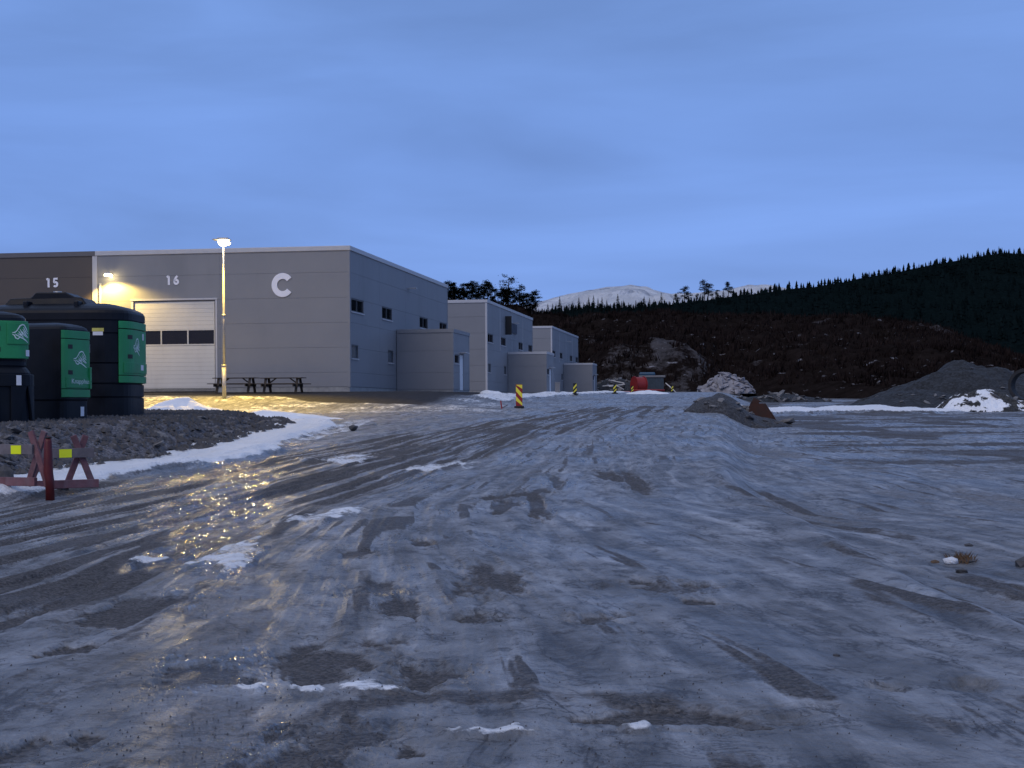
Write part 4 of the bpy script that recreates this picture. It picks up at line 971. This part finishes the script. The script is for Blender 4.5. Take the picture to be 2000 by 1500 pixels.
# gravel spoil beside the road, with the rusty bucket stuck in it
def spoil(name, px, py, d, rx, ry, h, mat, seed, power=1.4, skew=0.0, n=90, mask=False, jag=0.25, kind='structure', res=2.0):
    q = P(px, py, d); u = np.linspace(-1.25, 1.25, n); X, Y = np.meshgrid(u, u, indexing='ij')
    r = np.hypot(X - skew*(1-np.abs(X)), Y) + (fbm(X*res+seed, Y*res, seed, 4)-0.5)*jag
    k = np.clip(1-np.clip(r, 0, 2)**power, 0, 1)
    nz = fbm(X*rx*0.6+seed, Y*ry*0.6, seed+5, 5)
    Z = base_h(q.x+X*rx, q.y+Y*ry) - gz(q.x, q.y) + h*k*(0.82+0.36*nz) - 0.15*(k <= 0)
    mk = None
    if mask:
        s = fbm(X*rx*0.9+3, Y*ry*0.9, seed+9, 4); mk = np.stack([X*0, np.clip(0.50+1.1*(s-0.5), 0, 1)*(k > 0.02), X*0, X*0], -1)
    o = obj(name, grid_mesh(name, X*rx, Y*ry, Z, mat, mk), None, (q.x, q.y, gz(q.x, q.y))); tag(o, kind=kind)
    r_ = random.Random(seed)
    for i in range(26):                            # loose stones lying on the slope
        a, b = r_.randrange(n), r_.randrange(n//2+n//8)
        if k[a, b] < 0.03 or k[a, b] > 0.9: continue
        sz = r_.uniform(0.10, 0.30)*(1 + 0.9*(d > 80)); obj('stone', r_.choice(ROCKS), o, (X[a, b]*rx, Y[a, b]*ry, Z[a, b]), (r_.uniform(-.5,.5), r_.uniform(-.5,.5), r_.uniform(0,6)), (sz*1.4, sz, sz*0.7))
    return o
spoil('spoil_mound', 1440, 832, 56.5, 1.9, 2.0, 0.60, M['gravel_spoil'], 21, 2.2, -0.25, jag=0.5)
spoil('spoil_mound', 1418, 826, 58, 0.85, 2.0, 0.66, M['gravel_spoil'], 23, 3.2, jag=0.5)
q = P(1492, 818, 59.0); t = thing('excavator_bucket', 'rusty brown digger bucket lying against the gravel mound', 'bucket', (q.x, q.y, gz(q.x, q.y)-0.05), math.radians(-15)); t.scale = (0.85, 0.85, 0.9)
pr = [(-0.55,1.0),(-0.62,0.65),(-0.52,0.28),(-0.25,0.06),(0.1,0.0),(0.62,0.05)]
m = MB(); w_ = 0.55; vv = []
for x, z in pr:
    vv += [(x,-w_,z),(x,w_,z)]
pi = [(x+0.05, z+0.06) for x, z in pr]
for x, z in pi: vv += [(x,-w_,z),(x,w_,z)]
k = len(pr)*2; ff = []
for i in range(len(pr)-1):
    a = i*2; ff += [(a,a+1,a+3,a+2),(k+a,k+a+2,k+a+3,k+a+1),(a,a+2,k+a+2,k+a),(a+1,k+a+1,k+a+3,a+3)]
ff += [(0,k,k+1,1),(k-2,k-1,2*k-1,2*k-2)]
m.add(vv, ff).build('shell', M['rust'], t)
for s in (-1, 1):
    m = MB(); pl_ = pr + [(0.40, 0.45), (0.02, 1.0)]
    vv = [(x, s*w_+s*0.002, z) for x, z in pl_] + [(x, s*(w_+0.04), z) for x, z in pl_]; n_ = len(pl_)
    m.add(vv, [tuple(range(n_)), tuple(range(2*n_-1, n_-1, -1))] + [(i, (i+1) % n_, n_+(i+1) % n_, n_+i) for i in range(n_)]).build('side_plate', M['rust'], t)
for k in range(5): MB().bar((0.58, -0.45+k*0.225, 0.05), (0.80, -0.45+k*0.225, 0.02), 0.09, 0.06).build('tooth', M['rust'], t)
for s in (-0.2, 0.2): MB().bar((-0.55, s, 0.75), (-0.30, s, 1.18), 0.05, 0.28).build('lug', M['rust'], t)
for i, (px, py, s) in enumerate(((1470, 771, 0.55), (1490, 770, 0.5), (1455, 776, 0.4), (1540, 826, 0.5))):
    q = P(px, py, 60); o = obj('boulder', random.choice(ROCKS), None, (q.x, q.y+0.6, gz(q.x, q.y)+(0.55 if i < 3 else 0.1)), (0.3, 0.2, i), (s*1.4, s, s)); tag(o, 'grey boulder at the back of the gravel mound beside the rusty bucket', 'boulder', 'boulders behind the rusty bucket')

# large gravel heap, snow-covered earth and culvert pipe on the right
spoil('gravel_heap', 1905, 776, 122, 9.5, 6.5, 3.6, M['gravel_far'], 31, 1.25, -0.1, 110, jag=0.35)
spoil('gravel_heap', 1790, 782, 116, 5.4, 4.0, 1.35, M['gravel_far'], 33, 1.3, 0, 80)
spoil('gravel_heap', 2110, 780, 118, 6.0, 5.5, 2.1, M['gravel_far'], 35, 1.3, 0, 80)
spoil('snowy_mound', 1925, 799, 93, 3.3, 2.3, 1.30, M['gravel_snow'], 37, 1.5, 0.0, 110, True, 0.5, res=3.2)
q = P(2006, 800, 96); t = thing('culvert_pipe', 'short black culvert pipe standing on its rim edge beside the snowy mound', 'pipe', (q.x, q.y, gz(q.x, q.y)+0.55), math.radians(-28))
m = MB(); N = 36; vv = []
for yy, r_ in ((-0.6, 1.02), (-0.6, 0.86), (0.9, 0.86), (0.9, 1.02)):
    for k in range(N): vv.append((r_*math.cos(6.28318*k/N), yy, 1.0+r_*math.sin(6.28318*k/N)))
ff = [(a*N+k, a*N+(k+1) % N, ((a+1) % 4)*N+(k+1) % N, ((a+1) % 4)*N+k) for a in range(4) for k in range(N)]
m.add(vv, ff).build('pipe_wall', M['rubber'], t, False)
for yy in (-0.35, 0.0, 0.35, 0.7): 
    m = MB(); vv = []
    for y2, r_ in ((yy-0.06, 1.022), (yy-0.06, 1.075), (yy+0.06, 1.075), (yy+0.06, 1.022)):
        for k in range(N): vv.append((r_*math.cos(6.28318*k/N), y2, 1.0+r_*math.sin(6.28318*k/N)))
    m.add(vv, ff).build('ring', M['rubber'], t)

# ------------------------------------------------------------------ tuft and stones on the near ice
x0, y0 = G(1880, 1083); z0 = gz(x0, y0)
t = thing('grass_tuft', 'tuft of dry brown grass frozen into the ice', 'grass tuft', (x0, y0, z0))
m = MB()
for i in range(170):
    a = random.uniform(0, 6.28); r = random.uniform(0, 0.11)**1; bx_, by_ = r*math.cos(a)*1.3, r*math.sin(a); h = random.uniform(0.03, 0.13)*(1-r*3)
    ln = random.uniform(-0.05, 0.07); w = 0.004
    m.add([(bx_-w, by_, -0.01), (bx_+w, by_, -0.01), (bx_+ln*0.4+w*.6, by_+0.01, h*0.6), (bx_+ln, by_+0.02, h)], [(0,1,2),(0,2,3)])
m.build('blades', M['dry_grass'], t)
obj('root_clod', rock_mesh(77, M['stone_dark'], 0.5), t, (0.03, 0, 0.0), (0,0,0), (0.30, 0.16, 0.12))
obj('root_clod', rock_mesh(78, M['dry_grass'], 0.5), t, (-0.26, 0.02, 0.0), (0,0,1), (0.16, 0.10, 0.08))
o = obj('snow_lump', rock_mesh(79, M['snow'], 0.8, 0.2), None, (0,0,0), (0,0,0.4), (0.17, 0.13, 0.13)); o.data.polygons.foreach_set('use_smooth', [True]*len(o.data.polygons)); o.location = (x0-0.125, y0-0.06, z0+0.015); tag(o, 'small white lump of snow leaning on the dry grass tuft', 'snow')
for i, (px, py, s, lb) in enumerate(((1880, 1103, 0.085, 'small black stone on the ice in front of the dry grass tuft'), (2000, 1092, 0.20, 'flat dark rock half buried in ice right of the dry grass tuft'), (1634, 1270, 0.035, 'tiny lone black pebble on smooth ice'), (1893, 1062, 0.07, 'small black stone behind the dry grass tuft'))):
    x, y = G(px, py); o = obj('stone', rock_mesh(60+i, M['stone_dark'], 0.6), None, (x, y, gz(x, y)+s*0.12), (0,0,i), (s*1.5, s, s)); tag(o, lb, 'stone')
x, y = G(690, 843)
o = obj('stone', rock_mesh(70, M['stone_dark'], 0.7), None, (x, y, gz(x, y)+0.08), (0,0,0), (0.3,0.25,0.25)); tag(o, 'single dark stone on the snow beyond the tip of the gravel bank', 'stone')
m = MB()
for i in range(1100):
    px, py = random.uniform(-50, 2050), random.choice((random.uniform(1060, 1500), random.gauss(1290, 90), random.gauss(1400, 60)))
    if py > 1520 or py < 950: continue
    if random.random() < 0.5: px = random.gauss(random.choice((420, 700, 1180, 300)), 130)
    d = (EYE-0.1)*FPX/(py-CY); x = (px-CX)/FPX*d; z = gz(x, d); s = random.uniform(0.004, 0.012)
    m.add([(x-s, d, z-.01), (x, d-s, z-.01), (x+s, d, z-.01), (x, d+s, z-.01), (x+s*.2, d, z+s*0.9)], [(0,1,4),(1,2,4),(2,3,4),(3,0,4)])
tag(m.build('grit', M['stone_dark'], None), 'scattered dark grit frozen into the ice', 'grit', kind='stuff')

# ------------------------------------------------------------------ hills
def tabz(tab, px): return np.interp(px, [p[0] for p in tab], [p[1] for p in tab])
def elev(px, py, d): return EYE + (-(py-CY) + ROLL*(px-CX))/FPX*d
CREST_A = [(-2500,690),(300,640),(780,606),(870,592),(930,592),(1000,606),(1050,622),(1120,628),(1200,627),(1300,622),(1500,625),(1600,624),(1700,627),(1800,638),(1860,655),(1900,676),(1960,700),(2060,728),(2400,745),(4500,760)]
FOOT_D = [(-2500,215),(800,210),(1130,196),(1400,192),(1600,176),(1750,165),(2000,160),(4500,150)]
CREST_D = [(-2500,330),(880,330),(1100,300),(1500,320),(1700,330),(1900,300),(4500,280)]
pxs = np.concatenate([np.linspace(-2500, 750, 60), np.linspace(760, 2150, 520), np.linspace(2190, 4500, 60)]); tt = np.linspace(-0.06, 1.25, 150)
PX, TT = np.meshgrid(pxs, tt, indexing='ij')
def hillA(PX, TT):
    d0, d1 = tabz(FOOT_D, PX), tabz(CREST_D, PX); D = d0 + (d1-d0)*TT
    zc = elev(PX, tabz(CREST_A, PX), d1); zf = np.interp(d0, YARD_Y, YARD_Z) + 0.4
    X = (PX-CX)/FPX*D
    cliff = sstep(1130, 1200, PX)*(1-sstep(1330, 1420, PX))
    pr = np.clip(TT, 0, 1); pr1 = pr**0.85; pr2 = 0.30*sstep(0.0, 0.10, pr) + 0.70*pr
    prof = pr1*(1-cliff) + pr2*cliff
    fall = np.clip(TT-1, 0, 1)
    rug = fbm(X*0.05, D*0.05, 81, 6, 0.58)-0.5; rid = 1-np.abs(fbm(X*0.11, D*0.045, 87, 5, 0.6)-0.5)*4
    Z = zf + (zc-zf)*prof - 12*fall + (rug*5.0 + rid*1.5)*sstep(0.0, 0.12, pr)*(1-0.55*sstep(0.85, 1.0, pr)) - 2.5*sstep(0.02, -0.06, TT)
    rock = np.clip(0.42*sstep(0.4, 0.9, rid)*sstep(0.45, 0.6, fbm(X*0.03+5, D*0.02, 91, 3)) + 0.45*cliff*(1-sstep(0.10, 0.2, pr)) , 0, 1)
    for cx, cy_, rx_, ry_, a in ((1300, 0.13, 45, 0.12, 0.8), (1820, 0.80, 70, 0.12, 0.62), (1640, 0.92, 40, 0.07, 0.6), (1760, 0.66, 60, 0.05, 0.6), (1400, 0.52, 25, 0.05, 0.5), (1160, 0.42, 30, 0.06, 0.55), (1550, 0.35, 40, 0.05, 0.5), (1900, 0.6, 40, 0.06, 0.55), (1440, 0.72, 22, 0.03, 0.5), (1500, 0.6, 30, 0.03, 0.5), (1690, 0.5, 30, 0.03, 0.55), (1600, 0.75, 40, 0.025, 0.55), (1725, 0.82, 40, 0.03, 0.6), (1330, 0.4, 30, 0.04, 0.45), (1230, 0.3, 30, 0.04, 0.5), (1640, 0.28, 30, 0.03, 0.5), (1480, 0.2, 30, 0.05, 0.5), (1560, 0.12, 40, 0.05, 0.45)):
        rock = np.maximum(rock, a*np.exp(-((PX-cx)/rx_)**2 - ((pr-cy_)/ry_)**2))
    sn = (0.25 + 0.75*(1-sstep(0.3, 0.9, pr)))*sstep(1060, 1200, PX)
    return X, D, Z, rock, sn
X, D, Z, rk, sn = hillA(PX, TT)
o = obj('hillside', grid_mesh('hillside', X, D, Z, M['hillside'], np.stack([rk, sn, sn*0, sn*0], -1))); tag(o, kind='structure')
RIDGE_B = [(-2500,640),(700,636),(1000,625),(1050,614),(1090,606),(1180,602),(1260,604),(1330,590),(1400,582),(1500,568),(1600,557),(1700,540),(1800,523),(1880,506),(1930,496),(1970,493),(2010,498),(2100,515),(2500,560),(4500,640)]
RIDGE_D = [(-2500,800),(1000,780),(1300,820),(1600,1000),(2000,1250),(4500,1250)]
tb = np.linspace(0, 1.3, 90); PXb, TB = np.meshgrid(np.concatenate([np.linspace(-2500, 900, 50), np.linspace(910, 2150, 330), np.linspace(2190, 4500, 50)]), tb, indexing='ij')
def hillB(PX, T):
    d1 = tabz(RIDGE_D, PX); d0 = 280.0; D = d0 + (d1-d0)*T; X = (PX-CX)/FPX*D
    zc = elev(PX, tabz(RIDGE_B, PX), d1); zf = 6.0; p = np.clip(T, 0, 1)
    Z = zf + (zc-zf)*(p**1.25) - 60*np.clip(T-1, 0, 1) + (fbm(X*0.02, D*0.015, 95, 5)-0.5)*14*sstep(0.05, 0.2, p)*(1-0.8*sstep(0.8, 1, p))
    return X, D, Z
X, D, Z = hillB(PXb, TB)
o = obj('wooded_hill', grid_mesh('wooded_hill', X, D, Z, M['wooded'], np.zeros(X.shape+(4,)))); tag(o, kind='structure')
# snowy mountain far behind
MT = [(-2500,700),(600,690),(900,625),(1050,594),(1100,577),(1140,570),(1180,563),(1225,556),(1260,561),(1300,571),(1350,570),(1400,566),(1450,560),(1500,560),(1560,568),(1650,585),(1800,620),(4500,700)]
pm = np.linspace(-500, 2600, 500); tm = np.linspace(0, 1.2, 60); PXm, TM = np.meshgrid(pm, tm, indexing='ij')
D = 3600 + 1400*TM; X = (PXm-CX)/FPX*D; zc = elev(PXm, tabz(MT, PXm), 5000.0)
Z = (zc)*np.clip(TM, 0, 1)**0.9 - 250*np.clip(TM-1, 0, 1) + (fbm(X*0.006, D*0.004, 97, 6, 0.6)-0.5)*110*sstep(0.1, 0.3, TM)*(1-0.75*sstep(0.85, 1.0, TM)) + 14*(fbm(X*0.02, D*0.01, 99, 5)-0.5)*(TM > 0.5)
o = obj('snowy_mountain', grid_mesh('snowy_mountain', X, D, Z, M['mountain'])); tag(o, kind='structure')

# ------------------------------------------------------------------ trees
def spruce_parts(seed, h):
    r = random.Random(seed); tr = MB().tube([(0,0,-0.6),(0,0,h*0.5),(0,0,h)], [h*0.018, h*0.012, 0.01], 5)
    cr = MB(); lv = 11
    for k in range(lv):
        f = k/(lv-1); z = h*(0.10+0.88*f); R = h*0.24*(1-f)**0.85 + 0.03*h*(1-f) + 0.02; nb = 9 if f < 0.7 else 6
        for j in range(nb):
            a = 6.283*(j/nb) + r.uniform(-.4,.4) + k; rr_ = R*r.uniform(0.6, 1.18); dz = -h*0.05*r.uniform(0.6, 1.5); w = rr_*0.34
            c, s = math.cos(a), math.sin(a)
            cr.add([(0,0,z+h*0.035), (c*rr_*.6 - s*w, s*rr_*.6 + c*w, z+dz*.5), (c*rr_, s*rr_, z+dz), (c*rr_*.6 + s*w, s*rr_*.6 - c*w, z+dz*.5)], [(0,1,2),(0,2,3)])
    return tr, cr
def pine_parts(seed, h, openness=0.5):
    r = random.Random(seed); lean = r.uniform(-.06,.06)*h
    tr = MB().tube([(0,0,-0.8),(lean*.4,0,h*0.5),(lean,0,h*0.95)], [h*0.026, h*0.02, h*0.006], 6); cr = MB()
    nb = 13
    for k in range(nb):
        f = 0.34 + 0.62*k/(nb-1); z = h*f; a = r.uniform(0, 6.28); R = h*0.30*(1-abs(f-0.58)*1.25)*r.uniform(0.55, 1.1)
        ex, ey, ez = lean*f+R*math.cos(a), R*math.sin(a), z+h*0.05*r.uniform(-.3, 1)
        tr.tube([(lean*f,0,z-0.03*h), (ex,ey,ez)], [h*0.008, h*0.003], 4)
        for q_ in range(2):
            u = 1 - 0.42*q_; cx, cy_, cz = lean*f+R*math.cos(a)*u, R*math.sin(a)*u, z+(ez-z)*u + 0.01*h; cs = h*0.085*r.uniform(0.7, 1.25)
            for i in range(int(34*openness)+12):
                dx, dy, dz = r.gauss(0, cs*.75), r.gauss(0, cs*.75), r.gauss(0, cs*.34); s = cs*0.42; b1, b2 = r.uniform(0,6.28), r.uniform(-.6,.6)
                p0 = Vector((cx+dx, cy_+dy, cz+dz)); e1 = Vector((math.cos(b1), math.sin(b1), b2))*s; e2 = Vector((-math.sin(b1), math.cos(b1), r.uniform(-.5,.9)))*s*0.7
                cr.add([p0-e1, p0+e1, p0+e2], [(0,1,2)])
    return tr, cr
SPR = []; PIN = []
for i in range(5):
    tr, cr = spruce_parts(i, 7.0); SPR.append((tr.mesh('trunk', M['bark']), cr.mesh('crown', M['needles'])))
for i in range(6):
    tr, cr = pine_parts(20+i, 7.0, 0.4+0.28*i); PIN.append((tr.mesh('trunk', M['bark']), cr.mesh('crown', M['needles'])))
def tree(name, parts, loc, s, rz, label, group):
    t = thing(name, label, 'tree', loc, rz, group); t.scale = (s, s, s)
    obj('trunk', parts[0], t); obj('crown', parts[1], t)
# pines on the knoll behind the middle warehouse
for px in list(np.linspace(872, 1048, 26)) + [992, 1024, 903, 940, 888]:
    px += random.uniform(-4, 4); T = np.array([[random.uniform(0.86, 1.0)]]); x, d, z, _, _ = hillA(np.array([[px]]), T)
    tree('pine_tree', random.choice(PIN[2:]), (x[0,0], d[0,0], z[0,0]-0.4), random.uniform(0.45, 0.72), random.uniform(0, 6.28), 'dark pine tree on the knoll behind the warehouses', 'pines on the knoll')
x, d, z, _, _ = hillA(np.array([[993.0]]), np.array([[1.0]]))
tree('pine_tree', PIN[0], (x[0,0], d[0,0], z[0,0]-0.3), 0.92, 0.5, 'tallest open-crowned pine rising above the knoll behind the warehouses', 'pines on the knoll')
# single pines on the middle skyline
for px, s in ((1338, 1.15), (1347, 0.8), (1378, 1.45), (1384, 1.2), (1424, 1.1), (1322, 0.7), (1402, 0.7), (1362, 0.6)):
    x, d, z = hillB(np.array([[px]]), np.array([[0.99]]))
    tree('pine_tree', random.choice(PIN[2:]), (x[0,0], d[0,0], z[0,0]-0.5), s*1.15, random.uniform(0, 6.28), 'broad pine standing alone on the ridge left of the high wooded hill', 'pines on the ridge')
# spruces along the skyline
for k in range(120):
    px = 1052 + (2040-1052)*(k+random.random())/120
    if 1270 < px < 1430 and random.random() < 0.6: continue
    T = random.uniform(0.965, 1.0); x, d, z = hillB(np.array([[px]]), np.array([[T]]))
    s = random.choice((0.5, 0.7, 0.8, 0.9, 1.0, 1.25))*random.uniform(0.85, 1.15)*(0.9 if px < 1300 else 0.8 if px < 1650 else 0.75)*(0.55 if 1430 < px < 1680 else 1)
    lb = ('spruce on the low skyline in front of the snowy mountain', 'spruce along the rising ridge of the wooded hill') [px > 1400]
    tree('spruce_tree', random.choice(SPR), (x[0,0], d[0,0], z[0,0]-0.6), s, random.uniform(0, 6.28), lb, ('spruces on the low skyline', 'spruces on the rising ridge')[px > 1400])
# the wood as one mass
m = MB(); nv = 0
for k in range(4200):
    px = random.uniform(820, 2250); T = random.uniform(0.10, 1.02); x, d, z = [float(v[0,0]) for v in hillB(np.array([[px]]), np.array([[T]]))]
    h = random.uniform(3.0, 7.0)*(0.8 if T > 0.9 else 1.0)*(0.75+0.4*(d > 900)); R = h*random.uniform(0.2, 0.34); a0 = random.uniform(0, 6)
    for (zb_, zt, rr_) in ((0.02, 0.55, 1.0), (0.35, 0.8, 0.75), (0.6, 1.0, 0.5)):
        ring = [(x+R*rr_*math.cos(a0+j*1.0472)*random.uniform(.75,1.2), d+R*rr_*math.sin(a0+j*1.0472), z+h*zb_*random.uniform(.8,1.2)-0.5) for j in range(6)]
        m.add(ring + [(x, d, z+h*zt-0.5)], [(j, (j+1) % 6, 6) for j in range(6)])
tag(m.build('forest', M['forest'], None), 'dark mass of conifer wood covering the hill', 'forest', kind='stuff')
# heather and leafless scrub on the rocky hillside
m = MB()
pxa = rng.uniform(860, 2150, 14000); ta = rng.uniform(0.03, 1.02, 14000); xa, da, za, ra, _ = hillA(pxa[:, None], ta[:, None])
for x, d, z, rkv in zip(xa[:, 0], da[:, 0], za[:, 0], ra[:, 0]):
    if rkv > 0.5 and random.random() < 0.8: continue
    h = random.choice((0.25, 0.35, 0.5, 0.7, 1.2))*random.uniform(.7, 1.2)
    for j in range(7):
        a = random.uniform(0, 6.28); b = random.uniform(0.1, 0.6)*h; w = 0.12*h; ox, oy = random.gauss(0, .3*h), random.gauss(0, .3*h)
        m.add([(x+ox-w*math.sin(a), d+oy+w*math.cos(a), z-0.2), (x+ox+w*math.sin(a), d+oy-w*math.cos(a), z-0.1), (x+ox+b*math.cos(a), d+oy+b*math.sin(a), z+h*random.uniform(.4, 1))], [(0,1,2)])
tag(m.build('scrub', M['scrub'], None), 'brown leafless scrub and heather on the rocky hillside', 'scrub', kind='stuff')
